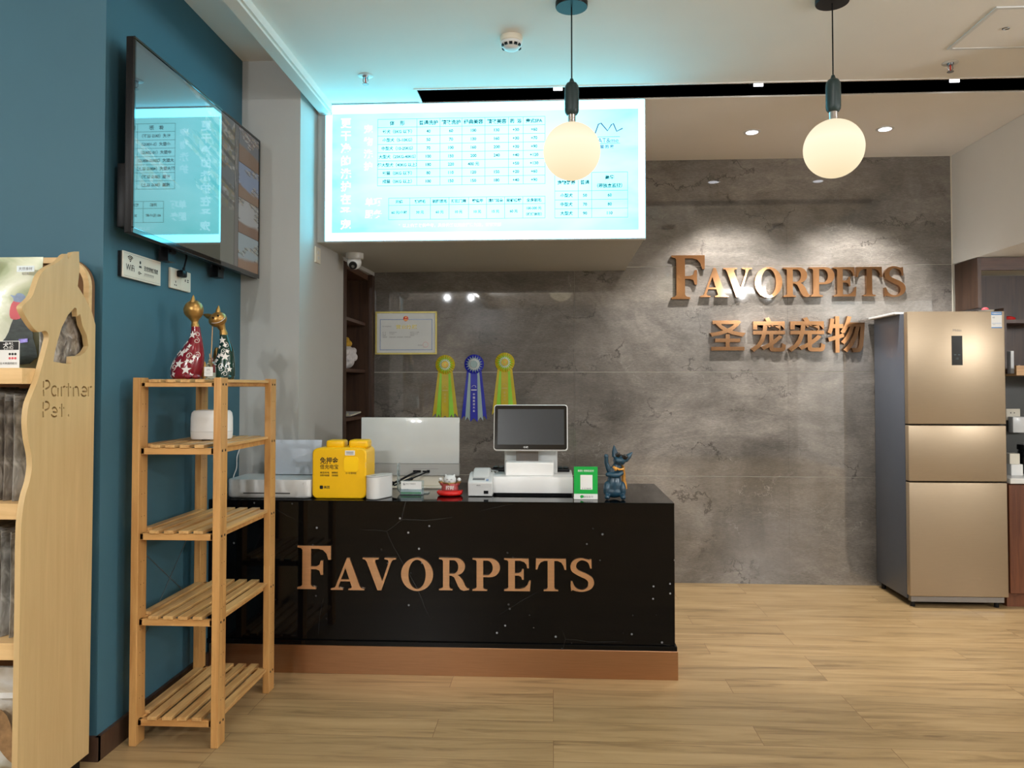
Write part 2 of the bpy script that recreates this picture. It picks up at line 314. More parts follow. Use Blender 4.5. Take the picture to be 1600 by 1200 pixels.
class MB:
    def __init__(s): s.bm = bmesh.new()
    def _xf(s, vs, mat):
        if mat is not None: bmesh.ops.transform(s.bm, matrix=mat, verts=vs)
    def box(s, x0, x1, y0, y1, z0, z1, bev=0.0, seg=2, mat=None):
        g = bmesh.ops.create_cube(s.bm, size=1.0); vs = g['verts']
        for v in vs:
            v.co.x = x0+(v.co.x+.5)*(x1-x0); v.co.y = y0+(v.co.y+.5)*(y1-y0); v.co.z = z0+(v.co.z+.5)*(z1-z0)
        if bev > 0:
            es = list({e for v in vs for e in v.link_edges})
            r = bmesh.ops.bevel(s.bm, geom=es, offset=bev, segments=seg, profile=0.5, affect='EDGES')
            vs = list({v for f in r['faces'] for v in f.verts} | {v for v in vs if v.is_valid})
        s._xf([v for v in vs if v.is_valid], mat)
        return s
    def prism(s, pts, plane, a, b, mat=None):
        def mk(p, d):
            if plane == 'xz': return (p[0], d, p[1])
            if plane == 'yz': return (d, p[0], p[1])
            return (p[0], p[1], d)
        A = [s.bm.verts.new(mk(p, a)) for p in pts]; B = [s.bm.verts.new(mk(p, b)) for p in pts]
        n = len(pts)
        s.bm.faces.new(A); s.bm.faces.new(B[::-1])
        for i in range(n): s.bm.faces.new((A[i], B[i], B[(i+1) % n], A[(i+1) % n]))
        s._xf(A+B, mat); return s
    def quad(s, pts):
        s.bm.faces.new([s.bm.verts.new(p) for p in pts]); return s
    def tube(s, pts, r, seg=8, caps=True, radii=None):
        pts = [Vector(p) for p in pts]; rings = []
        up = Vector((0, 0, 1)); prev = None
        for i, p in enumerate(pts):
            d = (pts[min(i+1, len(pts)-1)]-pts[max(i-1, 0)]).normalized()
            if prev is None:
                a = d.cross(up)
                if a.length < 1e-3: a = d.cross(Vector((1, 0, 0)))
                a.normalize()
            else:
                a = (prev-d*prev.dot(d)).normalized()
            prev = a; b = d.cross(a); rr = radii[i] if radii else r
            rings.append([s.bm.verts.new(p+(a*math.cos(2*math.pi*k/seg)+b*math.sin(2*math.pi*k/seg))*rr) for k in range(seg)])
        for q, w in zip(rings, rings[1:]):
            for k in range(seg): s.bm.faces.new((q[k], q[(k+1) % seg], w[(k+1) % seg], w[k]))
        if caps: s.bm.faces.new(rings[0][::-1]); s.bm.faces.new(rings[-1])
        return s
    def loft(s, secs, seg=24):
        """secs: (cx, cy, z, rx, ry)"""
        rings = [[s.bm.verts.new((cx+rx*math.cos(2*math.pi*k/seg), cy+ry*math.sin(2*math.pi*k/seg), z)) for k in range(seg)] for cx, cy, z, rx, ry in secs]
        for q, w in zip(rings, rings[1:]):
            for k in range(seg): s.bm.faces.new((q[k], q[(k+1) % seg], w[(k+1) % seg], w[k]))
        s.bm.faces.new(rings[0][::-1]); s.bm.faces.new(rings[-1]); return s
    def lathe(s, prof, cx, cy, seg=32): return s.loft([(cx, cy, z, max(r, 1e-4), max(r, 1e-4)) for r, z in prof], seg)
    def cyl(s, c, r, h, axis='z', seg=24):
        c = Vector(c); d = {'x': Vector((1, 0, 0)), 'y': Vector((0, 1, 0)), 'z': Vector((0, 0, 1))}[axis]
        return s.tube([c, c+d*h], r, seg)
    def ball(s, c, r, seg=20, mat=None):
        if not isinstance(r, (tuple, list)): r = (r, r, r)
        g = bmesh.ops.create_uvsphere(s.bm, u_segments=seg, v_segments=max(8, seg//2), radius=1.0)
        mm = Matrix.Translation(Vector(c)) @ (mat.to_4x4() if mat is not None else Matrix.Identity(4)) @ Matrix.Diagonal((*r, 1))
        bmesh.ops.transform(s.bm, matrix=mm, verts=g['verts']); return s
    def mesh(s, me, mat):
        m2 = me.copy(); m2.transform(mat); s.bm.from_mesh(m2); bpy.data.meshes.remove(m2); return s
    def text(s, body, size, pos, plane='front', align='C', bold=0.0, ext=0.0, width=None, sx=1.0, spacing=1.0, rot=0.0):
        """Centre (or left) of the lettering at pos, cap middle at pos height."""
        me = text_mesh(body, bold, ext, spacing)
        if not me.vertices: return s
        x0, x1, y0, y1 = bounds(me)
        k = size
        kx = k*sx if width is None else width/(x1-x0)
        ox = -(x0+x1)/2 if align == 'C' else -x0
        loc = Matrix.Diagonal((kx, k, k, 1)) @ Matrix.Translation((ox, -0.36, 0))
        m = Matrix.Translation(Vector(pos)) @ PLANES[plane].to_4x4() @ Matrix.Rotation(rot, 4, 'Z') @ loc
        return s.mesh(me, m)
    def fit(s, me, x0, x1, z0, z1, y, plane='front'):
        """Scale a flat mesh into a box of the plane."""
        a0, a1, b0, b1 = bounds(me)
        kx = (x1-x0)/(a1-a0); ky = (z1-z0)/(b1-b0)
        loc = Matrix.Diagonal((kx, ky, 1, 1)) @ Matrix.Translation((-a0, -b0, 0))
        if plane == 'front': o = (x0, y, z0)
        else: o = (y, x0, z0)
        return s.mesh(me, Matrix.Translation(o) @ PLANES[plane].to_4x4() @ loc)
    def build(s, name, mat, parent=None, label=None, cat=None, group=None, kind=None, sharp=32, org=None, bevel=0.0):
        bm = s.bm
        bmesh.ops.recalc_face_normals(bm, faces=bm.faces[:])
        if parent is not None: o0 = ORG[parent.name]
        elif org is not None: o0 = Vector(org)
        elif kind == 'structure': o0 = Vector((0, 0, 0))
        else:
            cs = [v.co for v in bm.verts]
            o0 = Vector(((min(c.x for c in cs)+max(c.x for c in cs))/2, (min(c.y for c in cs)+max(c.y for c in cs))/2, min(c.z for c in cs)))
        bmesh.ops.translate(bm, vec=-o0, verts=bm.verts[:])
        for f in bm.faces: f.smooth = True
        th = R(sharp)
        for e in bm.edges: e.smooth = len(e.link_faces) == 2 and e.calc_face_angle(0) < th
        me = bpy.data.meshes.new(name); bm.to_mesh(me); bm.free()
        me.materials.append(M[mat] if isinstance(mat, str) else mat)
        o = bpy.data.objects.new(name, me); C.objects.link(o)
        ORG[o.name] = o0
        if parent is not None:
            o.parent = parent
        else: o.location = o0
        if bevel:
            md = o.modifiers.new('edge', 'BEVEL'); md.width = bevel; md.segments = 2; md.limit_method = 'ANGLE'; md.angle_limit = R(40)
        tag(o, label, cat, group, kind); return o
def tag(o, label=None, cat=None, group=None, kind=None):
    if label: o['label'] = label
    if cat: o['category'] = cat
    if group: o['group'] = group
    if kind: o['kind'] = kind
    return o
def thing(name, label, cat, loc, group=None):
    o = bpy.data.objects.new(name, None); o.empty_display_size = 0.05; C.objects.link(o); o.location = loc
    ORG[o.name] = Vector(loc); return tag(o, label, cat, group)
def S(name, mb, mat, bevel=0.0): return mb.build(name, mat, kind='structure', bevel=bevel)

# ---------------------------------------------------------------- the setting
YB, CE, XL = 5.21, 2.84, -1.60
S('floor', MB().box(-4.2, 4.7, -4.4, 5.3, -0.08, 0.0), 'floor')
# ceiling with a long slot cut for the black channel, and the raised bay over the television wall
ce = MB()
ce.box(-1.26, 4.7, -4.4, 3.89, CE, CE+0.12).box(-1.26, -0.70, 3.89, 4.09, CE, CE+0.12).box(-1.26, 4.7, 4.09, 5.3, CE, CE+0.12).box(3.6, 4.7, 3.89, 4.09, CE, CE+0.12)
S('ceiling', ce, 'ceiling')
S('ceiling_left', MB().box(-4.2, -1.26, -4.4, 3.87, 2.99, 3.08), 'ceiling')
S('trim_4', MB().box(-0.70, 3.6, 3.885, 3.89, CE+0.005, CE+0.10).box(-0.70, 3.6, 4.09, 4.095, CE+0.005, CE+0.10).box(-0.70, 3.6, 3.885, 4.095, CE+0.10, CE+0.115)
  .box(-0.705, -0.70, 3.885, 4.095, CE+0.005, CE+0.10), 'black_slot')
S('trim_1', MB().box(-0.715, 3.6, 3.878, 3.89, CE-0.004, CE+0.004).box(-0.715, 3.6, 4.074, 4.09, CE-0.004, CE+0.004).box(-0.715, -0.70, 3.89, 4.074, CE-0.004, CE+0.004), 'ceiling')
S('trim_2', MB().box(-1.26, -1.205, -4.0, 4.09, 2.788, CE).box(-1.205, -1.193, -4.0, 4.09, 2.80, CE), 'white_wall')
# back wall: marble slabs with open joints on a pale backing
S('wall_back_inner', MB().box(-1.7, 4.7, YB+0.0035, YB+0.10, 0, CE), 'warm_white')
slabs = MB(); J = 0.0014
zs = [0.0, 0.711, 1.408, 2.118, 2.85]; xs = [-1.25, 0.146, 1.566, 2.636]
for i in range(4):
    for j in range(3):
        slabs.box(xs[j]+(J*0.2 if j else 0), xs[j+1]-(J*0.2 if j < 2 else 0), YB, YB+0.0034, zs[i]+(J if i else 0), zs[i+1]-(J if i < 3 else 0), 0.0004, 1)
S('wall_back', slabs, 'gray_marble')
S('trim_3', MB().box(2.634, 2.642, YB-0.004, YB+0.014, 0, 2.84), 'warm_white')
# left side: teal wall with the television, teal wall facing the camera, pale pier and return
S('wall_left', MB().box(XL-0.10, XL, 2.745, 3.95, 0, 2.99), 'teal')
S('wall_left_front', MB().box(-4.2, XL, 2.645, 2.745, 0, 2.99), 'teal')
S('wall_left_inner', MB().box(XL, -1.293, 3.85, 3.95, 0, 2.99), 'grey_wall')
ret = [(-1.293, 3.852), (-1.2597, 4.55), (-1.36, 4.55), (-1.36, 3.852)]
S('wall_left_side', MB().prism(ret, 'xy', 0, 2.84).prism([(-1.2597, 4.55), (-1.225, 5.21), (-1.36, 5.21), (-1.36, 4.55)], 'xy', 2.07, 2.84), 'grey_wall')
S('board_bulkhead', MB().box(-1.30, 0.486, 4.10, YB+0.002, 2.094, 2.839), 'grey_wall')  # bulkhead box behind the price board, running back to the marble wall
S('baseboard_left', MB().box(XL, XL+0.014, 2.63, 3.50, 0, 0.085).box(-4.2, XL+0.014, 2.631, 2.645, 0, 0.085), 'brown_wood')
# right side: white bulkhead over the cabinets, far walls
S('wall_right_upper', MB().box(2.64, 4.7, 3.0, YB+0.0034, 2.118, 2.839), 'white_wall')
S('wall_right', MB().box(4.6, 4.7, -4.4, YB, 0, CE), 'white_wall')
S('wall_far_left', MB().box(-4.2, -4.1, -4.4, 2.645, 0, 2.99), 'white_wall')
S('wall_rear', MB().box(-4.2, 4.7, -4.4, -4.3, 0, 2.99), 'rear')

# ---------------------------------------------------------------- serif letters of the shop name
def ell(cx, cy, rx, ry, n=36): return [(cx+rx*math.cos(2*math.pi*k/n), cy+ry*math.sin(2*math.pi*k/n)) for k in range(n)]
STEM = [(.13, .10), (.10, .07), (0, .04)]
def bowl(x0, cx, cy, rx, ry): return [(cx+rx*math.sin(R(a)), cy+ry*math.cos(R(a))) for a in range(0, 181, 12)]
def glyph(ch):
    if ch == 'F':
        return [[(.02, 0), (.42, 0), (.42, .04), (.34, .06), (.31, .10), (.31, .46), (.42, .46), (.49, .43), (.52, .33), (.57, .33), (.57, .66), (.52, .66), (.49, .56), (.42, .525), (.31, .525),
                 (.31, .93), (.47, .93), (.57, .90), (.64, .82), (.68, .68), (.735, .68), (.735, 1), (.02, 1), (.02, .96), (.10, .94), (.125, .90), (.125, .10), (.10, .06), (.02, .04)]]
    if ch == 'A':
        return [[(0, 0), (.38, 0), (.38, .04), (.27, .06), (.24, .10), (.30, .27), (.60, .27), (.66, .10), (.64, .06), (.55, .04), (.55, 0), (1.05, 0), (1.05, .04), (.96, .06), (.91, .12),
                 (.585, 1), (.50, 1), (.16, .13), (.12, .07), (0, .04)], [(.32, .33), (.455, .69), (.58, .33)]]
    if ch == 'V':
        return [[(0, 1), (0, .96), (.08, .94), (.13, .87), (.46, 0), (.58, 0), (.88, .87), (.93, .94), (1.03, .96), (1.03, 1), (.67, 1), (.67, .96), (.78, .94), (.80, .87), (.61, .28), (.385, .87), (.40, .94), (.50, .96), (.50, 1)]]
    if ch == 'O': return [ell(.5, .5, .5, .52), ell(.5, .5, .27, .455)]
    if ch == 'R':
        return [[(0, 0), (.44, 0), (.44, .04), (.36, .06), (.335, .10), (.335, .45), (.40, .45), (.49, .40), (.62, .12), (.70, .02), (.80, -.01), (.97, .02), (.97, .06), (.91, .07), (.86, .12), (.76, .33), (.67, .43), (.60, .475)]
                + bowl(0, .55, .735, .285, .265)[::-1][1:] + [(0, 1), (0, .96), (.10, .94), (.13, .90)] + STEM,
                [(.335, .51), (.335, .93), (.46, .93)] + bowl(0, .46, .72, .16, .21)[1:]]
    if ch == 'P':
        return [[(0, 0), (.46, 0), (.46, .04), (.36, .06), (.335, .10), (.335, .42)] + bowl(0, .55, .71, .31, .29)[::-1] + [(0, 1), (0, .96), (.10, .94), (.13, .90)] + STEM,
                [(.335, .48), (.335, .93), (.46, .93)] + bowl(0, .46, .705, .175, .225)[1:]]
    if ch == 'E':
        return [[(0, 0), (.80, 0), (.83, .32), (.78, .32), (.72, .18), (.63, .10), (.50, .07), (.335, .07), (.335, .475), (.45, .475), (.53, .44), (.56, .35), (.61, .35), (.61, .67), (.56, .67), (.53, .58), (.45, .545), (.335, .545),
                 (.335, .93), (.50, .93), (.62, .89), (.69, .82), (.72, .70), (.77, .70), (.76, 1), (0, 1), (0, .96), (.10, .94), (.13, .90)] + STEM]
    if ch == 'T':
        return [[(.24, 0), (.68, 0), (.68, .04), (.585, .06), (.56, .10), (.56, .93), (.66, .93), (.77, .88), (.83, .79), (.87, .66), (.92, .66), (.91, 1), (.01, 1), (0, .66), (.05, .66), (.09, .79), (.15, .88), (.26, .93), (.36, .93),
                 (.36, .10), (.335, .06), (.24, .04)]]
    if ch == 'S':
        return [smooth_poly([(.04, .30), (.035, .15), (.05, .0)], 1, False)
                + smooth_poly([(.09, .03), (.20, -.005), (.34, -.02), (.50, .01), (.64, .10), (.70, .25), (.66, .40), (.55, .50), (.38, .585), (.25, .65), (.19, .74), (.22, .87), (.33, .95), (.45, .93), (.54, .86), (.59, .70)], 4, False)
                + [(.63, .70), (.625, .98), (.59, .985)]
                + smooth_poly([(.55, .965), (.47, .99), (.34, 1.02), (.19, .99), (.08, .90), (.03, .76), (.06, .62), (.16, .53), (.32, .44), (.46, .37), (.53, .28), (.52, .15), (.44, .06), (.33, .04), (.21, .08), (.13, .17), (.085, .30)], 4, False)]

# ---------------------------------------------------------------- reception counter
ctr = thing('reception_counter', 'long black marble reception counter with copper shop name and copper plinth', 'counter', (-0.5, 3.85, 0))
MB().box(-1.598, 0.545, 3.505, 3.53, 0.148, 0.785, 0.0015, 1).build('front_panel', 'black_marble', ctr)
top = [(-1.598, 3.53), (0.545, 3.53), (0.545, 4.20), (-1.21, 4.20), (-1.22, 3.84), (-1.598, 3.84)]
MB().prism(top, 'xy', 0.745, 0.785).build('countertop', 'black_marble', ctr)
MB().box(0.52, 0.545, 3.53, 4.20, 0.148, 0.745).build('side_panel', 'black_marble', ctr)
MB().box(-1.21, 0.52, 4.16, 4.19, 0.02, 0.745).build('rear_panel', 'black', ctr)
MB().box(-1.598, 0.553, 3.494, 3.53, 0.127, 0.148, 0.002, 1).box(0.52, 0.553, 3.53, 4.20, 0.127, 0.148, 0.002, 1).build('ledge', 'black_marble', ctr)
MB().box(-1.585, 0.556, 3.49, 3.52, 0.0, 0.127, 0.001, 1).box(0.53, 0.556, 3.52, 4.20, 0.0, 0.127, 0.001, 1).build('plinth', 'copper_base', ctr)
for ch, x0, x1, z1, z0 in (('F', -1.174, -1.018, .579, .381), ('A', -1.018, -.862, .525, .379), ('V', -.871, -.716, .527, .380), ('O', -.693, -.546, .530, .379), ('R', -.519, -.381, .531, .383),
                           ('P', -.366, -.241, .531, .384), ('E', -.222, -.101, .532, .385), ('T', -.079, .059, .533, .387), ('S', .078, .184, .537, .386)):
    MB().fit(fill_mesh(glyph(ch), 0.006), x0, x1, z0, z1, 3.499).build('letter', 'copper', ctr, sharp=25)

# ---------------------------------------------------------------- raised sign on the marble
sg = thing('wall_sign', 'raised rose-gold mirror letters and four characters of the shop name on grey marble wall', 'sign', (1.56, 5.2, 1.9))
for ch, x0, x1, z1, z0 in (('F', .794, 1.015, 2.189, 1.895), ('A', .983, 1.171, 2.103, 1.907), ('V', 1.137, 1.327, 2.102, 1.906), ('O', 1.344, 1.524, 2.106, 1.901), ('R', 1.53, 1.712, 2.102, 1.903),
                           ('P', 1.70, 1.864, 2.102, 1.906), ('E', 1.858, 2.006, 2.101, 1.906), ('T', 2.006, 2.173, 2.101, 1.907), ('S', 2.187, 2.323, 2.105, 1.901)):
    MB().fit(fill_mesh(glyph(ch), 0.014, 0.001), x0, x1, z0, z1, 5.194).build('letter', 'gold_mirror', sg, sharp=25)
for ch, x0, x1, z1, z0 in (('圣', 1.046, 1.282, 1.752, 1.55), ('宠', 1.316, 1.545, 1.771, 1.54), ('宠', 1.559, 1.80, 1.771, 1.54), ('物', 1.817, 2.057, 1.776, 1.534)):
    MB().fit(text_mesh(ch, 0.018, 0.014), x0, x1, z0, z1, 5.194).build('character', 'gold_mirror', sg, sharp=25)

# ---------------------------------------------------------------- backlit price board
lb = thing('price_lightbox', 'large backlit turquoise price board with white edge under the ceiling', 'light box', (-0.37, 4.09, 2.094))
X0, X1, Z0, Z1 = -1.226, 0.487, 2.094, 2.832
MB().box(X0-0.004, X1+0.004, 4.062, 4.10, Z0-0.006, Z0, 0).box(X0-0.004, X1+0.004, 4.062, 4.10, Z1, Z1+0.005, 0).box(X1, X1+0.004, 4.062, 4.10, Z0, Z1).box(X0-0.004, X0, 4.062, 4.10, Z0, Z1-0.055).box(X0, X1, 4.085, 4.10, Z0, Z1-0.02).build('housing', 'grey_white', lb)
MB().box(X0, X1, 4.066, 4.085, Z0, 2.778).box(-1.192, X1, 4.066, 4.085, 2.778, Z1).build('border', 'border_glow', lb)
MB().box(-1.190, 0.453, 4.0635, 4.066, 2.138, 2.783).build('panel', 'panel_glow', lb)
U = 0.003432
def bp(u, v): return (X0+(u-510)*U, 4.0625, 2.094+(378.6-v)*U)      # board units: u across, v down
rules, ink, white, navy = MB(), MB(), MB(), MB()
def rule(u0, v0, u1, v1):
    a, b = bp(u0, v0), bp(u1, v1); w = 0.0013
    rules.box(min(a[0], b[0])-w*0.7, max(a[0], b[0])+w*0.7, 4.0622, 4.0634, min(a[2], b[2])-w*0.7, max(a[2], b[2])+w*0.7)
def table(us, vs):
    for v in vs: rule(us[0], v, us[-1], v)
    for u in us: rule(u, vs[0], u, vs[-1])
def word(t, u, v, sz, mb=None, bold=0.03): (mb or cell()).text(t, sz*U, bp(u, v), 'front', 'C', bold)
def cell():
    q = MB(); inks.append(q); return q
us = [593, 655, 691.5, 726, 762, 798.7, 821.5, 855.5]; vs_ = [187.5, 200.5, 214, 227.2, 240.4, 253.4, 266.4, 279.4, 292.6]
table(us, vs_)
inks = []
for t, i in (('体    形', 0), ('普通洗护', 1), ('精致洗护', 2), ('经典美容', 3), ('精致美容', 4), ('药  浴', 5), ('意式SPA', 6)):
    word(t, (us[i]+us[i+1])/2, 194, 7.6 if i not in (5, 6) else 7.0)
rows = (('幼犬（5KG 以下）', '40', '60', '100', '130', '+30', '+60'), ('小型犬（5-10KG）', '50', '70', '130', '160', '+30', '+70'), ('中型犬（10-25KG）', '70', '100', '160', '200', '+30', '+90'),
        ('大型犬（25KG-40KG）', '100', '150', '200', '240', '+40', '+120'), ('超大型犬（40KG 以上）', '180', '220', '400 元', '', '+50', '+130'), ('幼猫（5KG 以下）', '80', '110', '120', '150', '+20', '+60'),
        ('成猫（5KG 以上）', '100', '150', '150', '180', '+40', '+90'))
for r, row in enumerate(rows):
    for i, t in enumerate(row):
        if t: word(t, (us[i]+us[i+1])/2, (vs_[r+1]+vs_[r+2])/2, 6.2 if i == 0 else 6.4, bold=0.03)
us2 = [610.7, 644, 676.6, 705.8, 736.4, 764.4, 792.7, 821, 855.4]; table(us2, [312.2, 323.6, 346.0])
for i, (a, b) in enumerate((('开结', '60 元/小时'), ('梳绒毛', '30 元'), ('剃脚底毛', '60 元'), ('挤肛门腺', '10 元'), ('剪指甲', '10 元'), ('清理耳朵', '15 元'), ('局部修剪', '60 元'), ('全身剃毛', ''))):
    word(a, (us2[i]+us2[i+1])/2, 318, 5.8)
    if b: word(b, (us2[i]+us2[i+1])/2, 334.8, 5.4)
word('100-300 元', 838.2, 330.4, 5.2); word('（根据体形）', 838.2, 340.0, 5.2)
us3 = [870.5, 906.6, 927.3, 982.6]; table(us3, [276.2, 304.6, 318.4, 332.2, 346.4])
word('宠物寄养', 888.5, 291.5, 7); word('普通', 917, 291.5, 7); word('豪华', 955, 284, 7); word('（带独立监控）', 955, 297.0, 6.8)
for r, (a, b, c) in enumerate((('小型犬', '50', '60'), ('中型犬', '70', '80'), ('大型犬', '90', '110'))):
    v = 311.5+r*13.9
    word(a, 888.5, v, 6.4); word(b, 917, v, 6.4); word(c, 955, v, 6.4)
for k, ch in enumerate('更干净的洗护在圣宠'): word(ch, 542.5, 192.5+k*20.1, 17, white, 0.035)
whiteB, whiteC, whiteD = MB(), MB(), MB()
for k, ch in enumerate('宠物洗护'): word(ch, 578, 203+k*19.5, 14.5, whiteB, 0.035)
for k, ch in enumerate('单项服务'): word(ch, 580+13.5*(k % 2), 318+19*(k//2), 13.5, whiteC, 0.035)
word('*  以上价格仅供参考，具体价格以到店评估为准，谢谢惠顾', 707, 355.6, 6.2, whiteD, 0.03)
# line logo: zigzag cat ears over the lettering
zz = [bp(u, v) for u, v in ((933, 215.5), (938, 201.5), (942, 200), (952, 212), (958, 202.5), (961, 200.8), (966, 213), (975, 208.5))]
navy.tube([(x, 4.062, z) for x, y, z in zz], 0.0034, 6)
navy.text('CAT&me', 10.2*U, bp(949.5, 226.6), 'front', 'C', 0.004); word('猫 的 家', 951, 236.6, 6, navy)
for v, u0, u1 in ((221.3, 936, 971), (231.6, 936, 971)):
    a, b = bp(u0, v), bp(u1, v); navy.box(a[0], b[0], 4.0622, 4.0634, a[2]-0.0012, a[2]+0.0012)
pn = [c for c in lb.children if c.name.startswith('panel')][0]
rules.build('table_rules', 'ink_line', pn); ink.bm.free()
for q in inks: q.build('price_text', 'ink_teal', pn)
for q in (white, whiteB, whiteC, whiteD): q.build('title_lettering', 'ink_white', pn, label='white title lettering')
navy.build('logo', 'ink_navy', pn, label='navy zigzag logo with lettering')

# ---------------------------------------------------------------- ceiling things
def pendant(x, y, label):
    t = thing('pendant_lamp', label, 'pendant lamp', (x, y, CE), 'globe pendant lamps in a row')
    MB().lathe([(0.062, CE-0.022), (0.064, CE-0.018), (0.064, CE-0.001)], x, y, 32).build('canopy', 'black', t)
    MB().cyl((x, y, 2.52), 0.0028, CE-0.022-2.52, 'z', 8).build('cord', 'black', t)
    MB().lathe([(0.010, 2.385), (0.021, 2.388), (0.0265, 2.396), (0.0285, 2.408), (0.0285, 2.488), (0.0265, 2.502), (0.020, 2.513), (0.010, 2.519), (0.006, 2.532), (0.003, 2.534)], x, y, 28).build('socket_body', 'socket_green', t)
    MB().lathe([(0.016, 2.356), (0.016, 2.386)], x, y, 24).build('collar', 'chrome', t)
    MB().lathe([(0.004, 2.128)] + [(0.1135*math.sin(R(a)), 2.2415-0.1135*math.cos(R(a))) for a in range(8, 172, 6)] + [(0.016, 2.354)], x, y, 48).build('globe', 'globe', t)
pendant(0.076, 3.03, 'globe pendant lamp hanging in front of the turquoise price board')
pendant(1.100, 3.05, 'globe pendant lamp hanging before the marble wall, right of the price board')
pendant(2.13, 3.06, 'globe pendant lamp past the right edge, reflected in the marble behind the letters')
pendant(3.17, 3.07, 'globe pendant lamp furthest right, reflected in the marble by the last letter')

def downlight(x, y, label):
    t = thing('downlight', label, 'downlight', (x, y, CE), 'recessed downlights before the marble wall')
    MB().lathe([(0.048, CE-0.004), (0.052, CE-0.002), (0.052, CE-0.0005)], x, y, 28).build('trim_ring', 'white_plastic', t)
    MB().lathe([(0.034, CE-0.0065), (0.036, CE-0.0045)], x, y, 24).build('lens', 'lamp_disc', t)
downlight(1.196, 4.649, 'lit recessed downlight on the ceiling, the left of the pair before the marble wall')
downlight(1.970, 4.633, 'lit recessed downlight on the ceiling, the right of the pair before the marble wall')

for x, lab in ((0.03, 'added glow for a light streak in the black ceiling slot above the price board'), (1.07, 'added glow for a light streak in the black ceiling slot between the two globe pendants'), (2.06, 'added glow for a light streak in the black ceiling slot right of the second globe pendant')):  # glowing blocks added where streaks of reflected light show in the slot
    t = thing('slot_streak', lab, 'light streak', (x, 4.0, CE+0.1), 'light streaks in the black ceiling slot')
    MB().box(x-0.035, x+0.035, 4.02, 4.085, CE+0.06, CE+0.0995, 0.003, 1).build('housing', 'black', t)
    MB().box(x-0.026, x+0.022, 4.012, 4.0195, CE+0.030, CE+0.075).build('lens', 'lamp_disc', t)

sd = thing('smoke_detector', 'round white smoke detector on the ceiling left of the first pendant', 'smoke detector', (-0.18, 3.322, CE))
MB().lathe([(0.046, CE-0.026), (0.05, CE-0.022), (0.05, CE-0.0005)], -0.18, 3.322, 32).build('base', 'warm_white', sd)
MB().lathe([(0.018, CE-0.058), (0.030, CE-0.054), (0.040, CE-0.044), (0.047, CE-0.034), (0.047, CE-0.026)], -0.18, 3.322, 32).build('sensor_head', 'white_plastic', sd)
m = MB()
for a in (-120, -90, -60, -30, 30, 150, 210):
    m.box(-0.007, 0.007, -0.003, 0.003, -0.006, 0.006, 0, mat=Matrix.Translation((-0.18+0.0415*math.cos(R(a)), 3.322+0.0415*math.sin(R(a)), CE-0.042)) @ Matrix.Rotation(R(a+90), 4, 'Z'))
m.build('vent_slots', 'black', [c for c in sd.children if 'sensor' in c.name][0])
def sprinkler(x, y, label):
    t = thing('sprinkler_head', label, 'sprinkler', (x, y, CE), 'ceiling sprinklers')
    MB().lathe([(0.034, CE-0.003), (0.036, CE-0.002), (0.036, CE-0.0005)], x, y, 24).build('escutcheon', 'white_plastic', t)
    m = MB().lathe([(0.013, CE-0.012), (0.016, CE-0.003)], x, y, 16).tube([(x-0.010, y, CE-0.012), (x-0.012, y, CE-0.028), (x, y, CE-0.042)], 0.0024, 6).tube([(x+0.010, y, CE-0.012), (x+0.012, y, CE-0.028), (x, y, CE-0.042)], 0.0024, 6)
    m.cyl((x, y, CE-0.044), 0.015, 0.002, 'z', 18); m.build('nozzle', 'steel', t)
    MB().cyl((x, y, CE-0.04), 0.003, 0.028, 'z', 8).build('bulb', 'red', t)
sprinkler(-0.919, 3.70, 'sprinkler head on the cyan-lit ceiling left of the price board')
sprinkler(1.878, 3.70, 'sprinkler head on the ceiling in front of the black slot at right')
hp = thing('access_panel', 'square ceiling access panel with a small ring at upper right', 'access panel', (2.05, 3.36, CE))
MB().box(1.80, 2.30, 3.17, 3.53, CE-0.003, CE-0.0005).build('panel', 'ceiling', hp)
MB().box(1.785, 1.80, 3.155, 3.545, CE-0.006, CE-0.0005).box(2.30, 2.315, 3.155, 3.545, CE-0.006, CE-0.0005).box(1.80, 2.30, 3.155, 3.17, CE-0.006, CE-0.0005).box(1.80, 2.30, 3.53, 3.545, CE-0.006, CE-0.0005).build('frame', 'white_plastic', hp)
ring = [(1.93+0.014*math.cos(R(a)), 3.345+0.010*math.sin(R(a)), CE-0.005) for a in range(0, 361, 30)]
MB().tube(ring, 0.0022, 6).build('pull_ring', 'steel', hp)
cc = thing('dome_camera', 'white dome security camera under the price board beside the dark bookcase', 'security camera', (-1.165, 4.45, 2.094))
MB().lathe([(0.050, 2.060), (0.052, 2.070), (0.052, 2.0935)], -1.165, 4.45, 28).build('base', 'white_plastic', cc)
MB().ball((-1.165, 4.445, 2.040), 0.042, 24).build('housing', 'white_plastic', cc)
f = MB(); mt = Matrix.Translation((-1.165, 4.445, 2.040)) @ Matrix.Rotation(R(35), 4, 'X')
f.tube([mt @ Vector((0, -0.043, 0)), mt @ Vector((0, -0.034, 0))], 0.024, 24); f.build('lens_window', 'black_gloss', cc)
f = MB(); f.tube([mt @ Vector((0, -0.046, -0.004)), mt @ Vector((0, -0.040, -0.004))], 0.009, 16); f.build('lens', 'steel', cc)

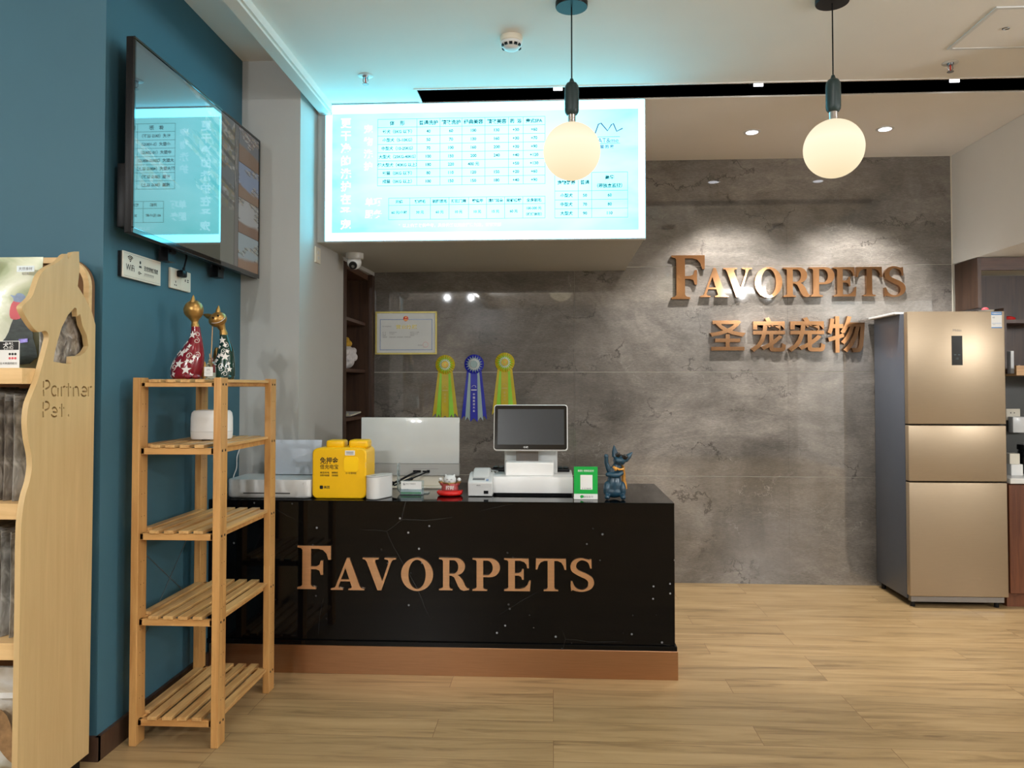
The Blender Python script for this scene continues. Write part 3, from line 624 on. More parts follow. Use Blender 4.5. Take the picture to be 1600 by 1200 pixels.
# ---------------------------------------------------------------- television on the teal wall
tv = thing('television', 'large wall television showing security camera views on the teal wall', 'television', (XL, 3.25, 1.86))
TX, TY0, TY1, TZ0, TZ1 = -1.50, 2.655, 3.84, 1.860, 2.572
MB().box(TX-0.032, TX-0.003, TY0, TY1, TZ0, TZ1, 0.004).build('casing', 'black', tv)
b = 0.011
fr = MB().box(TX-0.006, TX+0.002, TY0, TY1, TZ1-b, TZ1, 0.0015, 1).box(TX-0.006, TX+0.002, TY0, TY1, TZ0, TZ0+0.020, 0.0015, 1).box(TX-0.006, TX+0.002, TY0, TY0+b, TZ0+0.02, TZ1-b, 0.0015, 1).box(TX-0.006, TX+0.002, TY1-b, TY1, TZ0+0.02, TZ1-b, 0.0015, 1)
fr.build('bezel', 'black_gloss', tv)
def feed(name, floor, wall, goods, scale, seed, es=0.42):
    """A camera picture on the glossy screen: floor below, stocked shelving above."""
    m = bpy.data.materials.new(name); m.use_nodes = True; nt = m.node_tree; bs = nt.nodes['Principled BSDF']
    bs.inputs['Base Color'].default_value = (0.01, 0.01, 0.012, 1); bs.inputs['Roughness'].default_value = 0.03; bs.inputs['Specular IOR Level'].default_value = 0.5
    bs.inputs['Coat Weight'].default_value = 1.0; bs.inputs['Coat Roughness'].default_value = 0.02; bs.inputs['Coat IOR'].default_value = 1.5
    tc = N(nt, 'ShaderNodeTexCoord'); mp = N(nt, 'ShaderNodeMapping'); mp.inputs['Location'].default_value = (seed, seed*0.3, 0); mp.inputs['Scale'].default_value = (1, scale, scale*1.6)
    nt.links.new(tc.outputs['Generated'], mp.inputs['Vector'])
    vo = N(nt, 'ShaderNodeTexVoronoi', Scale=26.0, distance='CHEBYCHEV', Randomness=0.8); nt.links.new(mp.outputs['Vector'], vo.inputs['Vector'])
    goods_r = ramp(nt, [(0.0, lin(goods)), (0.4, lin(wall)), (0.65, (0.5, 0.5, 0.46)), (0.85, lin((150, 120, 60))), (1.0, lin((50, 70, 90)))]); nt.links.new(vo.outputs['Color'], goods_r.inputs['Fac'])
    sw_ = N(nt, 'ShaderNodeMapping'); sw_.inputs['Rotation'].default_value = (R(24), 0, 0); nt.links.new(mp.outputs['Vector'], sw_.inputs['Vector'])
    wv = N(nt, 'ShaderNodeTexWave', wave_type='BANDS', bands_direction='Z', Scale=2.2); nt.links.new(sw_.outputs['Vector'], wv.inputs['Vector'])
    wr = ramp(nt, [(0.12, (0.25, 0.25, 0.27)), (0.3, (1, 1, 1))]); nt.links.new(wv.outputs['Fac'], wr.inputs['Fac'])
    shelf_c = mixc(nt, 1.0, goods_r.outputs['Color'], wr.outputs['Color'], 'MULTIPLY')
    bigv = N(nt, 'ShaderNodeTexVoronoi', Scale=3.0, distance='CHEBYCHEV'); nt.links.new(sw_.outputs['Vector'], bigv.inputs['Vector'])
    bvr = ramp(nt, [(0.45, (0, 0, 0)), (0.46, (1, 1, 1))]); bvr.color_ramp.interpolation = 'CONSTANT'; nt.links.new(bigv.outputs['Color'], bvr.inputs['Fac'])
    crc = mixc(nt, bvr.outputs['Color'], shelf_c, lin(wall))
    nz = N(nt, 'ShaderNodeTexNoise', Scale=1.2, Detail=1.0, Distortion=0.2); nt.links.new(mp.outputs['Vector'], nz.inputs['Vector'])
    sx = N(nt, 'ShaderNodeSeparateXYZ'); nt.links.new(tc.outputs['Generated'], sx.inputs[0])
    md = N(nt, 'ShaderNodeMath', operation='MULTIPLY_ADD'); md.inputs[1].default_value = 0.55; nt.links.new(nz.outputs['Fac'], md.inputs[0]); nt.links.new(sx.outputs['Z'], md.inputs[2])
    rf = ramp(nt, [(0.58, (0, 0, 0)), (0.66, (1, 1, 1))]); nt.links.new(md.outputs[0], rf.inputs['Fac'])
    c = mixc(nt, rf.outputs['Color'], lin(floor), crc)
    nt.links.new(c, bs.inputs['Emission Color']); bs.inputs['Emission Strength'].default_value = es
    return m
sy0, sy1, sz0, sz1 = TY0+b, TY1-b, TZ0+0.02, TZ1-b
scr = MB().box(TX-0.003, TX-0.0012, sy0, sy1, sz0, sz1).build('screen', 'black_gloss', tv)
ym = sy0+(sy1-sy0)*0.745
feeds = [(sy0, ym, sz0, sz1, ((110, 112, 96), (96, 104, 110), (150, 140, 70), 1.0, 1.0, 0.34))]
cols = [((120, 84, 52), (90, 96, 104), (120, 40, 44)), ((130, 92, 56), (120, 140, 170), (70, 90, 130)), ((120, 78, 46), (170, 172, 170), (60, 60, 64)), ((140, 96, 56), (150, 168, 172), (80, 110, 80))]
h = (sz1-sz0)/4
for k in range(4): feeds.append((ym+0.045, sy1, sz1-(k+1)*h, sz1-k*h, cols[k]+(0.7, 3.0+k*2.1, 0.42)))
feeds.append((ym, ym+0.045, sz0, sz1, ((110, 104, 96), (96, 98, 100), (60, 62, 66), 0.6, 17.0, 0.30)))
for k, (a, c_, z0, z1, args) in enumerate(feeds):
    MB().quad([(TX-0.0008, a+0.0012, z0+0.0012), (TX-0.0008, c_-0.0012, z0+0.0012), (TX-0.0008, c_-0.0012, z1-0.0012), (TX-0.0008, a+0.0012, z1-0.0012)]).build('camera_view', feed('camera_picture', *args), scr)
MB().box(XL+0.001, XL+0.02, 2.95, 3.55, 2.05, 2.40).box(XL+0.02, TX-0.032, 3.0, 3.04, 1.85, 2.45).box(XL+0.02, TX-0.032, 3.46, 3.50, 1.85, 2.45).box(XL+0.02, TX-0.04, 2.99, 3.05, 1.815, 1.86).box(XL+0.02, TX-0.04, 3.45, 3.51, 1.815, 1.86).build('wall_bracket', 'black', tv)
MB().box(TX-0.075, TX-0.032, 2.68, 3.80, 1.885, 2.12, 0.006).build('rear_housing', 'black', tv)
MB().tube([(XL+0.03, 3.20, 1.90), (XL+0.035, 3.195, 1.86), (XL+0.03, 3.185, 1.815)], 0.004, 8).build('power_cable', 'black', tv)

wf = thing('wifi_plaque', 'cream plaque with WiFi details on the teal wall under the television', 'sign', (XL, 2.88, 1.716))
MB().box(XL, XL+0.010, 2.737, 3.012, 1.718, 1.812).build('backing', 'black', wf)
MB().box(XL+0.010, XL+0.016, 2.745, 3.017, 1.716, 1.814, 0.001, 1).build('plate', 'warm_white', wf)
x = XL+0.0164
MB().box(x, x+0.0003, 2.752, 3.010, 1.8065, 1.8072).box(x, x+0.0003, 2.752, 3.010, 1.7225, 1.7232).build('border_line', 'ink_grey', wf)
MB().text('WiFi', 0.033, (x, 2.792, 1.757), 'right', 'C', 0.012, width=0.058).build('wifi_word', 'ink_black', wf)
MB().text('圣宠宠物旗舰店', 0.020, (x, 2.942, 1.768), 'right', 'C', 0.02, width=0.105).build('network_name', 'ink_black', wf)
MB().text(':77777777', 0.015, (x, 2.926, 1.744), 'right', 'C', 0.008, width=0.075).build('password_line', 'ink_black', wf)
m = MB()
for r in (0.008, 0.015, 0.022):
    m.tube([(x, 2.792+r*math.sin(R(a)), 1.780+r*0.9*math.cos(R(a))) for a in range(-48, 49, 12)], 0.0018, 6)
m.ball((x, 2.792, 1.780), 0.0028, 10); m.build('wifi_symbol', 'ink_black', wf)
m = MB().ball((x, 2.862, 1.786), (0.0008, 0.0055, 0.0065), 10)
m.prism([(2.852, 1.766), (2.872, 1.766), (2.867, 1.775), (2.862, 1.771), (2.857, 1.775)], 'yz', x, x+0.0006); m.build('person_symbol', 'ink_black', wf)
MB().tube([(x, 2.855+0.005*math.cos(R(a)), 1.745+0.005*math.sin(R(a))) for a in range(0, 361, 40)], 0.0012, 5).tube([(x, 2.860, 1.745), (x, 2.872, 1.745)], 0.0014, 5).build('key_symbol', 'ink_black', wf)

so = thing('wall_socket', 'double wall socket with a black plug on the teal wall', 'socket', (XL, 3.19, 1.722))
MB().box(XL, XL+0.011, 3.108, 3.197, 1.722, 1.808, 0.002, 1).box(XL, XL+0.011, 3.1985, 3.286, 1.722, 1.808, 0.002, 1).build('face_plate', 'warm_white', so)
x = XL+0.0113
m = MB()
for y, z, w, hh in ((3.235, 1.768, .003, .010), (3.258, 1.764, .007, .004), (3.258, 1.772, .007, .004), (3.150, 1.752, .002, .009), (3.142, 1.738, .003, .005), (3.156, 1.738, .003, .005)):
    m.box(x-0.001, x+0.0004, y-w, y+w, z-hh/2, z+hh/2)
m.build('socket_holes', 'ink_black', so)
pl = thing('power_plug', 'black power plug pushed into the double wall socket', 'plug', (XL+0.012, 3.175, 1.776))
MB().box(XL+0.012, XL+0.040, 3.155, 3.197, 1.774, 1.803, 0.006).build('plug_body', 'black', pl)
MB().tube([(XL+0.03, 3.182, 1.80), (XL+0.03, 3.184, 1.816)], 0.006, 10).build('cord_grip', 'black', pl)

sw = thing('wall_switch', 'narrow cream wall switch on the cyan-lit pale return wall', 'switch', (-1.283, 4.093, 1.985))
rm = Matrix.Translation((-1.2815, 4.093, 2.023)) @ Matrix.Rotation(R(-2.8), 4, 'Z')
MB().box(0, 0.010, -0.037, 0.037, -0.043, 0.043, 0.002, 1, rm).build('face_plate', 'warm_white', sw)
MB().box(0.010, 0.013, -0.012, 0.012, 0.004, 0.022, 0.001, 1, rm).box(0.010, 0.013, -0.012, 0.012, -0.024, -0.006, 0.001, 1, rm).build('rocker', 'grey_white', sw)

# ---------------------------------------------------------------- slatted pine shelf unit
sh = thing('slatted_shelf_unit', 'tall varnished pine shelf unit with five slatted shelves against the teal wall', 'shelf unit', (-1.38, 3.03, 0))
SX0, SX1, SY0, SY1 = -1.545, -1.213, 2.75, 3.312
PW, PD, H = 0.027, 0.062, 1.343
for x in (SX0, SX1-PW):
    for y in (SY0, SY1-PD):
        o = MB().box(x, x+PW, y, y+PD, 0, H, 0.0015, 1).build('post', 'pine', sh)
        m = MB()
        if x > -1.3:
            for z in (1.318, 1.074, 0.762, 0.449, 0.086):
                for dy in (0.018, 0.044): m.cyl((x+PW-0.0003, y+dy, z), 0.0046, 0.0012, 'x', 12)
            for k in range(1, 16):
                z = k*0.083
                for dy in (0.022, 0.042): m.cyl((x+PW-0.0003, y+dy, z), 0.0018, 0.0006, 'x', 8)
        else:
            for k in range(1, 16):
                for dy in (0.022, 0.042): m.cyl((x+PW-0.0003, y+dy, k*0.083), 0.0018, 0.0006, 'x', 8)
        m.build('bolt_heads', 'black', o)
for zt in (1.337, 1.096, 0.782, 0.470, 0.106):
    full = zt > 1.3
    s_ = MB()
    for y in (SY0+0.012, SY1-0.030): s_.box(SX0+PW, SX1-PW, y, y+0.018, zt-0.036+(0.008 if full else 0), zt-0.0125, 0.001, 1)
    for x in (SX0+PW, SX1-PW-0.012): s_.box(x, x+0.012, SY0+0.012, SY1-0.012, zt-0.034+(0.008 if full else 0), zt-0.0125)
    shf = s_.build('shelf', 'pine_x', sh)
    n, w = 6, 0.036; x0, x1 = SX0+PW*0.35, SX1-PW*0.35
    for k in range(n):
        xc = x0+w/2+(x1-x0-w)*k/(n-1)
        edge = k in (0, n-1)
        yy0, yy1 = (SY0+PD+0.001, SY1-PD-0.001) if edge else (SY0+0.006, SY1-0.006)
        xa, xb = xc-w/2, xc+w/2
        MB().box(xa, xb, yy0, yy1, zt-0.012, zt, 0.0012, 1).build('slat', 'pine_y', shf)
for a, c_ in (((2.80, 0.700), (3.25, 0.380)), ((3.25, 0.755), (2.80, 0.345))):
    MB().tube([(SX0+0.012, a[0], a[1]), (SX0+0.012, c_[0], c_[1])], 0.0014, 6).build('brace_wire', 'steel', sh)

# ---------------------------------------------------------------- the pair of ceramic cats
def at_z(secs, z):
    for a, b_ in zip(secs, secs[1:]):
        if a[2] <= z <= b_[2]:
            t = (z-a[2])/(b_[2]-a[2]); return tuple(p+(q-p)*t for p, q in zip(a, b_))
    return secs[-1]
def on_body(secs, z, deg, off=0.0006):
    cx, cy, _, rx, ry = at_z(secs, z); a = R(deg)
    n = Vector((math.cos(a)/rx, math.sin(a)/ry, 0)).normalized()
    lo, hi = at_z(secs, z-0.004), at_z(secs, z+0.004)
    p0 = Vector((lo[0]+lo[3]*math.cos(a), lo[1]+lo[4]*math.sin(a), lo[2])); p1 = Vector((hi[0]+hi[3]*math.cos(a), hi[1]+hi[4]*math.sin(a), hi[2]))
    up = (p1-p0).normalized(); side = up.cross(n).normalized(); n = side.cross(up).normalized()
    return Vector((cx+rx*math.cos(a), cy+ry*math.sin(a), z))+n*off, side, up, n
def star(mb, secs, z, deg, r, pts=5, inner=0.42, rot=90):
    p, s_, u, n = on_body(secs, z, deg, 0.0016)
    vs = []
    for k in range(pts*2):
        a = R(rot+180*k/pts); q = r if k % 2 == 0 else r*inner
        zz = z+math.sin(a)*q; d = deg+math.degrees(math.cos(a)*q/max(at_z(secs, z)[3], 0.01))
        vs.append(mb.bm.verts.new(on_body(secs, min(max(zz, secs[0][2]), secs[-1][2]), d, 0.0012)[0]))
    c_ = mb.bm.verts.new(p+n*0.0008)
    for k in range(pts*2): mb.bm.faces.new((c_, vs[k], vs[(k+1) % (pts*2)]))
def curl(mb, secs, z, deg, r, turns=1.3, flip=1, a0=0):
    pts = []
    for k in range(22):
        t = k/21; a = R(a0)+flip*t*turns*2*math.pi; q = r*(0.25+0.75*t)
        zz = min(max(z+math.sin(a)*q, secs[0][2]+0.002), secs[-1][2]-0.001)
        pts.append(on_body(secs, zz, deg+math.degrees(math.cos(a)*q/max(at_z(secs, z)[3], 0.01)), 0.0008)[0])
    mb.tube(pts, 0.0011, 5)
def dense(secs, n=6):
    return smooth_poly(secs, n, False)
def pattern(secs, big, small, curls):
    m = MB()
    for z, d, r in big: star(m, secs, z, d, r)
    for z, d, r in small: star(m, secs, z, d, r, 4, 0.5, 20)
    for z, d, r, f, a in curls: curl(m, secs, z, d, r, 1.25, f, a)
    return m
k = 0.0003125; zs0 = 1.3376
def px(x, y): return (-1.4725+(x-330)*k, zs0+(1140-y)*k)
rc = thing('cat_figurine', 'red ceramic cat figurine with gold head turned away, on top of pine shelf', 'figurine', (-1.4725, 3.02, zs0), 'pair of ceramic cats')
S1 = dense([(px(330, 0)[0], 3.02, zs0, 160*k, 150*k), (px(325, 0)[0], 3.02, px(0, 1100)[1], 185*k, 175*k), (px(330, 0)[0], 3.02, px(0, 1030)[1], 196*k, 180*k), (px(345, 0)[0], 3.02, px(0, 950)[1], 195*k, 172*k),
            (px(372, 0)[0], 3.02, px(0, 850)[1], 174*k, 150*k), (px(405, 0)[0], 3.02, px(0, 750)[1], 135*k, 122*k), (px(432, 0)[0], 3.02, px(0, 650)[1], 94*k, 90*k), (px(443, 0)[0], 3.02, px(0, 550)[1], 64*k, 62*k), (px(438, 0)[0], 3.02, px(0, 458)[1], 53*k, 52*k)])
body = MB().loft(S1, 36).build('body', 'dark_red', rc)
pattern(S1, [(px(0, 565)[1], 258, .017), (px(0, 800)[1], 248, .019), (px(0, 940)[1], 258, .020), (px(0, 1015)[1], 290, .020), (px(0, 880)[1], 200, .016), (px(0, 700)[1], 205, .013)],
        [(px(0, 665)[1], 228, .009), (px(0, 712)[1], 268, .010), (px(0, 762)[1], 264, .010), (px(0, 905)[1], 285, .010), (px(0, 910)[1], 300, .010), (px(0, 965)[1], 215, .010), (px(0, 850)[1], 308, .010), (px(0, 1070)[1], 240, .012), (px(0, 1085)[1], 310, .012), (px(0, 1100)[1], 215, .010)],
        [(px(0, 640)[1], 306, .012, 1, 0), (px(0, 835)[1], 285, .012, -1, 90), (px(0, 830)[1], 322, .014, 1, 40), (px(0, 925)[1], 222, .014, 1, 180), (px(0, 985)[1], 238, .013, -1, 0), (px(0, 560)[1], 310, .011, 1, 90), (px(0, 985)[1], 195, .013, 1, 20), (px(0, 790)[1], 215, .011, 1, 200)]).build('star_pattern', 'star_white', body)
hd = MB(); hx = px(410, 0)[0]
hd.loft(dense([(px(436, 0)[0], 3.02, px(0, 458)[1], 50*k, 50*k), (px(434, 0)[0], 3.02, px(0, 440)[1], 50*k, 50*k), (px(428, 0)[0], 3.02, px(0, 400)[1], 42*k, 42*k), (px(420, 0)[0], 3.02, px(0, 360)[1], 60*k, 60*k),
               (px(412, 0)[0], 3.02, px(0, 310)[1], 104*k, 100*k), (px(408, 0)[0], 3.02, px(0, 240)[1], 123*k, 120*k), (px(412, 0)[0], 3.02, px(0, 170)[1], 102*k, 100*k), (px(415, 0)[0], 3.02, px(0, 122)[1], 50*k, 50*k), (px(416, 0)[0], 3.02, px(0, 112)[1], 4*k, 4*k)]), 32)
head = hd.build('head', 'gold', rc)
for dy in (-0.012, 0.03):
    ex = -0.42*(dy+0.012)
    MB().loft(dense([(px(420, 0)[0]+ex, 3.015+dy, px(0, 160)[1], 34*k, 30*k), (px(424, 0)[0]+ex, 3.015+dy, px(0, 110)[1], 26*k, 20*k), (px(434, 0)[0]+ex, 3.013+dy, px(0, 52)[1], 3*k, 3*k)], 4), 16).build('ear', 'gold', head)
MB().loft([(px(330, 0)[0], 3.02, zs0+0.0002, 166*k, 156*k), (px(330, 0)[0], 3.02, zs0+0.006, 172*k, 160*k)], 36).build('base_band', 'gold', rc)
for dx in (-0.006, 0.026):
    MB().ball((px(440, 0)[0]+dx, 2.975, zs0+0.011), (0.016, 0.024, 0.011), 16).build('paw', 'dark_red', rc)
MB().loft(dense([(px(505, 0)[0], 3.05, zs0+0.004, 20*k, 20*k), (px(512, 0)[0], 3.05, px(0, 1030)[1], 34*k, 30*k), (px(516, 0)[0], 3.05, px(0, 950)[1], 22*k, 22*k), (px(522, 0)[0], 3.05, px(0, 905)[1], 4*k, 4*k)], 4), 16).build('tail', 'gold', rc)

k2 = 0.000322
def qx(x, y): return (-1.366+(x-800)*k2, zs0+(1135-y)*k2)
gc = thing('cat_figurine', 'green ceramic cat figurine with smiling tilted gold head, on top of pine shelf', 'figurine', (-1.35, 3.12, zs0), 'pair of ceramic cats')
Y2 = 3.12
S2 = dense([(qx(800, 0)[0], Y2, zs0, 120*k2, 120*k2), (qx(800, 0)[0], Y2, qx(0, 1090)[1], 138*k2, 138*k2), (qx(802, 0)[0], Y2, qx(0, 1030)[1], 140*k2, 140*k2), (qx(810, 0)[0], Y2, qx(0, 950)[1], 131*k2, 131*k2), (qx(822, 0)[0], Y2, qx(0, 850)[1], 113*k2, 113*k2),
            (qx(828, 0)[0], Y2, qx(0, 750)[1], 93*k2, 95*k2), (qx(818, 0)[0], Y2, qx(0, 650)[1], 68*k2, 70*k2), (qx(800, 0)[0], Y2, qx(0, 555)[1], 50*k2, 52*k2)])
body = MB().loft(S2, 36).build('body', 'dark_green', gc)
pattern(S2, [(qx(0, 628)[1], 264, .017), (qx(0, 840)[1], 292, .019), (qx(0, 1040)[1], 200, .018), (qx(0, 920)[1], 205, .014), (qx(0, 1000)[1], 322, .014)],
        [(qx(0, 715)[1], 238, .009), (qx(0, 830)[1], 250, .012), (qx(0, 815)[1], 266, .010), (qx(0, 890)[1], 240, .010), (qx(0, 950)[1], 236, .011), (qx(0, 990)[1], 240, .010), (qx(0, 690)[1], 290, .010), (qx(0, 770)[1], 305, .010), (qx(0, 930)[1], 315, .010)],
        [(qx(0, 690)[1], 296, .012, 1, 0), (qx(0, 770)[1], 276, .011, -1, 90), (qx(0, 955)[1], 278, .013, 1, 180), (qx(0, 1000)[1], 282, .017, -1, 0), (qx(0, 900)[1], 222, .010, 1, 60), (qx(0, 1060)[1], 300, .012, 1, 100)]).build('star_pattern', 'star_white', body)
hm = Matrix.Translation((qx(735, 0)[0], Y2-0.012, qx(0, 358)[1])) @ Matrix.Rotation(R(26), 4, 'Z') @ Matrix.Rotation(R(-26), 4, 'Y')
hd = MB()
hd.tube([(qx(800, 0)[0], Y2, qx(0, 560)[1]), (qx(797, 0)[0], Y2, qx(0, 535)[1]), (qx(785, 0)[0], Y2, qx(0, 490)[1]), (qx(765, 0)[0], Y2-0.004, qx(0, 430)[1]), (qx(745, 0)[0], Y2-0.01, qx(0, 380)[1])], 0.012, 20, True, [0.0165, 0.0165, 0.013, 0.018, 0.026])
hd.ball(hm @ Vector((0, 0, 0)), (0.037, 0.034, 0.031), 28, hm.to_3x3())
head = hd.build('head', 'gold', gc)
def horn(base, tip, r0):
    d = Vector(tip)-Vector(base); pts = [Vector(base)+d*t for t in (0, 0.35, 0.7, 1.0)]
    return MB().tube(pts, r0, 14, True, [r0, r0*0.85, r0*0.5, r0*0.06])
horn((qx(738, 0)[0], Y2-0.012, qx(0, 275)[1]), (qx(748, 0)[0], Y2-0.014, qx(0, 175)[1]), 0.011).build('ear', 'gold', head)
horn((qx(645, 0)[0], Y2-0.012, qx(0, 325)[1]), (qx(540, 0)[0], Y2-0.014, qx(0, 290)[1]), 0.013).build('ear', 'gold', head)
for ex in (0.0, -0.022):
    p = hm @ Vector((0.006+ex, -0.0315-0.001*(ex == 0), 0.012)); MB().ball(p, 0.0042, 12).build('eye', 'black', head)
sm = [hm @ Vector((0.034*math.sin(R(a)), -0.0355*abs(math.cos(R(a)))-0.0004, -0.004-0.010*math.cos(R(a)*1.5))) for a in range(-58, 59, 8)]
MB().tube(sm, 0.0011, 6).build('smile', 'star_white', head)
MB().loft([(qx(800, 0)[0], Y2, zs0+0.0002, 126*k2, 126*k2), (qx(800, 0)[0], Y2, zs0+0.005, 130*k2, 130*k2)], 36).build('base_band', 'gold', gc)
for dx in (0.012, 0.040): MB().ball((qx(800, 0)[0]+dx, Y2-0.040, zs0+0.010), (0.013, 0.020, 0.010), 16).build('paw', 'dark_green', gc)
MB().tube(smooth_poly([(qx(700, 0)[0], Y2+0.03, zs0+0.012), (qx(640, 0)[0], Y2+0.045, qx(0, 1000)[1]), (qx(640, 0)[0], Y2+0.045, qx(0, 880)[1]), (qx(655, 0)[0], Y2+0.04, qx(0, 780)[1]), (qx(662, 0)[0], Y2+0.035, qx(0, 712)[1])], 4, False), 0.012, 14, True,
          [0.006+0.009*math.sin(math.pi*min(1, i/16*0.95+0.02)) for i in range(17)]).build('tail', 'gold', gc)

rd = thing('reed_diffuser', 'small glass reed diffuser with white label between the two ceramic cats', 'diffuser', (-1.322, 2.905, zs0))
MB().loft(dense([(-1.322, 2.905, zs0+0.0004, .0165, .0165), (-1.322, 2.905, zs0+.004, .0185, .0185), (-1.322, 2.905, zs0+.050, .0185, .0185), (-1.322, 2.905, zs0+.066, .011, .011), (-1.322, 2.905, zs0+.074, .0085, .0085), (-1.322, 2.905, zs0+.084, .0095, .0095)], 4), 24).build('bottle', 'glass', rd)
MB().loft([(-1.322, 2.905, zs0+.003, .0160, .0160), (-1.322, 2.905, zs0+.026, .0160, .0160)], 24).build('oil', 'warm_white', rd)
lbm = MB().box(-1.339, -1.305, 2.8850, 2.8858, zs0+0.012, zs0+0.048).build('label', 'paper', rd)
MB().text('09.', 0.013, (-1.322, 2.8847, zs0+0.037), 'front', 'C', -0.008).box(-1.335, -1.309, 2.8846, 2.8849, zs0+0.0265, zs0+0.027).box(-1.332, -1.316, 2.8846, 2.8849, zs0+0.021, zs0+0.0218).build('lettering', 'ink_grey', lbm)
for a, c_ in (((-1.324, 2.905, zs0+.006), (-1.3145, 2.900, zs0+.205)), ((-1.318, 2.907, zs0+.006), (-1.332, 2.915, zs0+.10))):
    MB().tube([a, c_], 0.0018, 8).build('reed', 'light_board', rd)

hu = thing('aroma_humidifier', 'white rounded aroma humidifier on the second shelf of pine unit', 'humidifier', (-1.372, 3.03, 1.097))
hc = (-1.372, 3.03)
def rr_loft(mb, cx, cy, prof, n=48, p=3.4):
    rings = []
    for a, b_, z in prof:
        ring = []
        for q in range(n):
            t = 2*math.pi*q/n; c_, s_ = math.cos(t), math.sin(t)
            ring.append(mb.bm.verts.new((cx+a*math.copysign(abs(c_)**(2/p), c_), cy+b_*math.copysign(abs(s_)**(2/p), s_), z)))
        rings.append(ring)
    for q, w in zip(rings, rings[1:]):
        for i in range(n): mb.bm.faces.new((q[i], q[(i+1) % n], w[(i+1) % n], w[i]))
    mb.bm.faces.new(rings[0][::-1]); mb.bm.faces.new(rings[-1]); return mb
rr_loft(MB(), *hc, [(.065, .050, 1.098), (.072, .056, 1.101), (.0745, .059, 1.108), (.076, .060, 1.130)]).build('base', 'bright_white', hu)
rr_loft(MB(), *hc, [(.075, .059, 1.1305), (.076, .060, 1.132), (.0755, .0595, 1.185), (.0725, .057, 1.205), (.065, .050, 1.214), (.050, .034, 1.2165)]).build('cover', 'bright_white', hu)
MB().box(-1.389, -1.355, 2.976, 2.984, 1.0972, 1.1015).build('foot_slot', 'black', hu)

# ---------------------------------------------------------------- cat-shaped pet food shelf at the left edge
bk = thing('display_shelf', 'birch pet food display shelf with a side panel cut in the shape of a cat', 'display shelf', (-2.1, 2.43, 0))
back = [(2.507, 1.767), (2.512, 1.709), (2.503, 1.649), (2.543, 1.615), (2.584, 1.57), (2.606, 1.526), (2.606, 1.30), (2.600, 0.045)]
front = [(2.244, 0.045), (2.244, 0.45)] + smooth_poly([(2.244, .663), (2.243, .842), (2.247, .918), (2.26, .978), (2.278, 1.018), (2.288, 1.065), (2.283, 1.106), (2.270, 1.148), (2.262, 1.201), (2.268, 1.253), (2.287, 1.29), (2.31, 1.332), (2.329, 1.38), (2.347, 1.429), (2.358, 1.463),
    (2.354, 1.479), (2.339, 1.486), (2.31, 1.480), (2.286, 1.49), (2.259, 1.513), (2.239, 1.535), (2.233, 1.550), (2.247, 1.563), (2.277, 1.588), (2.294, 1.622), (2.311, 1.657), (2.338, 1.682), (2.378, 1.703), (2.404, 1.717), (2.43, 1.741)], 3, False) + [(2.443, 1.748), (2.449, 1.731), (2.475, 1.758)]
hole = [(2.487, 1.574), (2.453, 1.547), (2.422, 1.504), (2.402, 1.459), (2.388, 1.419), (2.382, 1.39), (2.43, 1.386), (2.474, 1.385), (2.476, 1.41), (2.519, 1.414), (2.547, 1.427), (2.567, 1.449), (2.557, 1.486), (2.531, 1.519), (2.519, 1.556), (2.502, 1.546), (2.499, 1.573)]
strokes = [[(2.337, 1.28), (2.336, 1.3)], [(2.336, 1.307), (2.336, 1.327)], [(2.3445, 1.328), (2.357, 1.328), (2.365, 1.32), (2.363, 1.309), (2.345, 1.302)], [(2.399, 1.307), (2.39, 1.311), (2.378, 1.306), (2.376, 1.294), (2.381, 1.284), (2.391, 1.28), (2.399, 1.284)],
    [(2.4075, 1.306), (2.4075, 1.278)], [(2.425, 1.278), (2.424, 1.31)], [(2.4325, 1.306), (2.437, 1.31), (2.444, 1.31)], [(2.46, 1.321), (2.461, 1.277)], [(2.449, 1.308), (2.4545, 1.308)], [(2.468, 1.308), (2.474, 1.308)], [(2.488, 1.277), (2.487, 1.307)], [(2.4955, 1.305), (2.5, 1.309), (2.512, 1.304), (2.516, 1.277)],
    [(2.536, 1.294), (2.561, 1.294), (2.556, 1.305), (2.543, 1.309), (2.534, 1.303)], [(2.530, 1.287), (2.534, 1.281), (2.547, 1.277), (2.559, 1.281)], [(2.571, 1.276), (2.57, 1.309)], [(2.5795, 1.305), (2.582, 1.309), (2.590, 1.309)],
    [(2.337, 1.213), (2.336, 1.232)], [(2.336, 1.24), (2.336, 1.261)], [(2.3445, 1.262), (2.356, 1.261), (2.365, 1.253), (2.362, 1.241), (2.344, 1.235)], [(2.383, 1.229), (2.404, 1.228), (2.398, 1.24), (2.388, 1.243), (2.379, 1.238)], [(2.376, 1.222), (2.38, 1.217), (2.391, 1.213), (2.403, 1.216)],
    [(2.427, 1.254), (2.428, 1.211)], [(2.416, 1.241), (2.4205, 1.241)], [(2.436, 1.240), (2.44, 1.24)], [(2.463, 1.218), (2.463, 1.211)]]
def fat(line, w):
    """Outline of a thick polyline."""
    L, Rr = [], []
    for i, p in enumerate(line):
        a = Vector(line[max(i-1, 0)]); b_ = Vector(line[min(i+1, len(line)-1)]); d = (b_-a).normalized(); n = Vector((-d.y, d.x))*w/2
        L.append((p[0]+n.x, p[1]+n.y)); Rr.append((p[0]-n.x, p[1]-n.y))
    return L+Rr[::-1]
polys = [front+back, hole]+[fat(smooth_poly(l, 4, False) if len(l) > 3 else l, 0.0058) for l in strokes]
me = fill_mesh(polys, 0.009, 0.0)
pm = MB().mesh(me, Matrix.Translation((XL-0.010, 0, 0)) @ PLANES['right'].to_4x4())
pm.build('cat_side_panel', 'birch', bk, sharp=35)
def shelf_b(z0, z1, y0=2.262, y1=2.60): return MB().box(-2.75, XL-0.0195, y0, y1, z0, z1, 0.0012, 1)
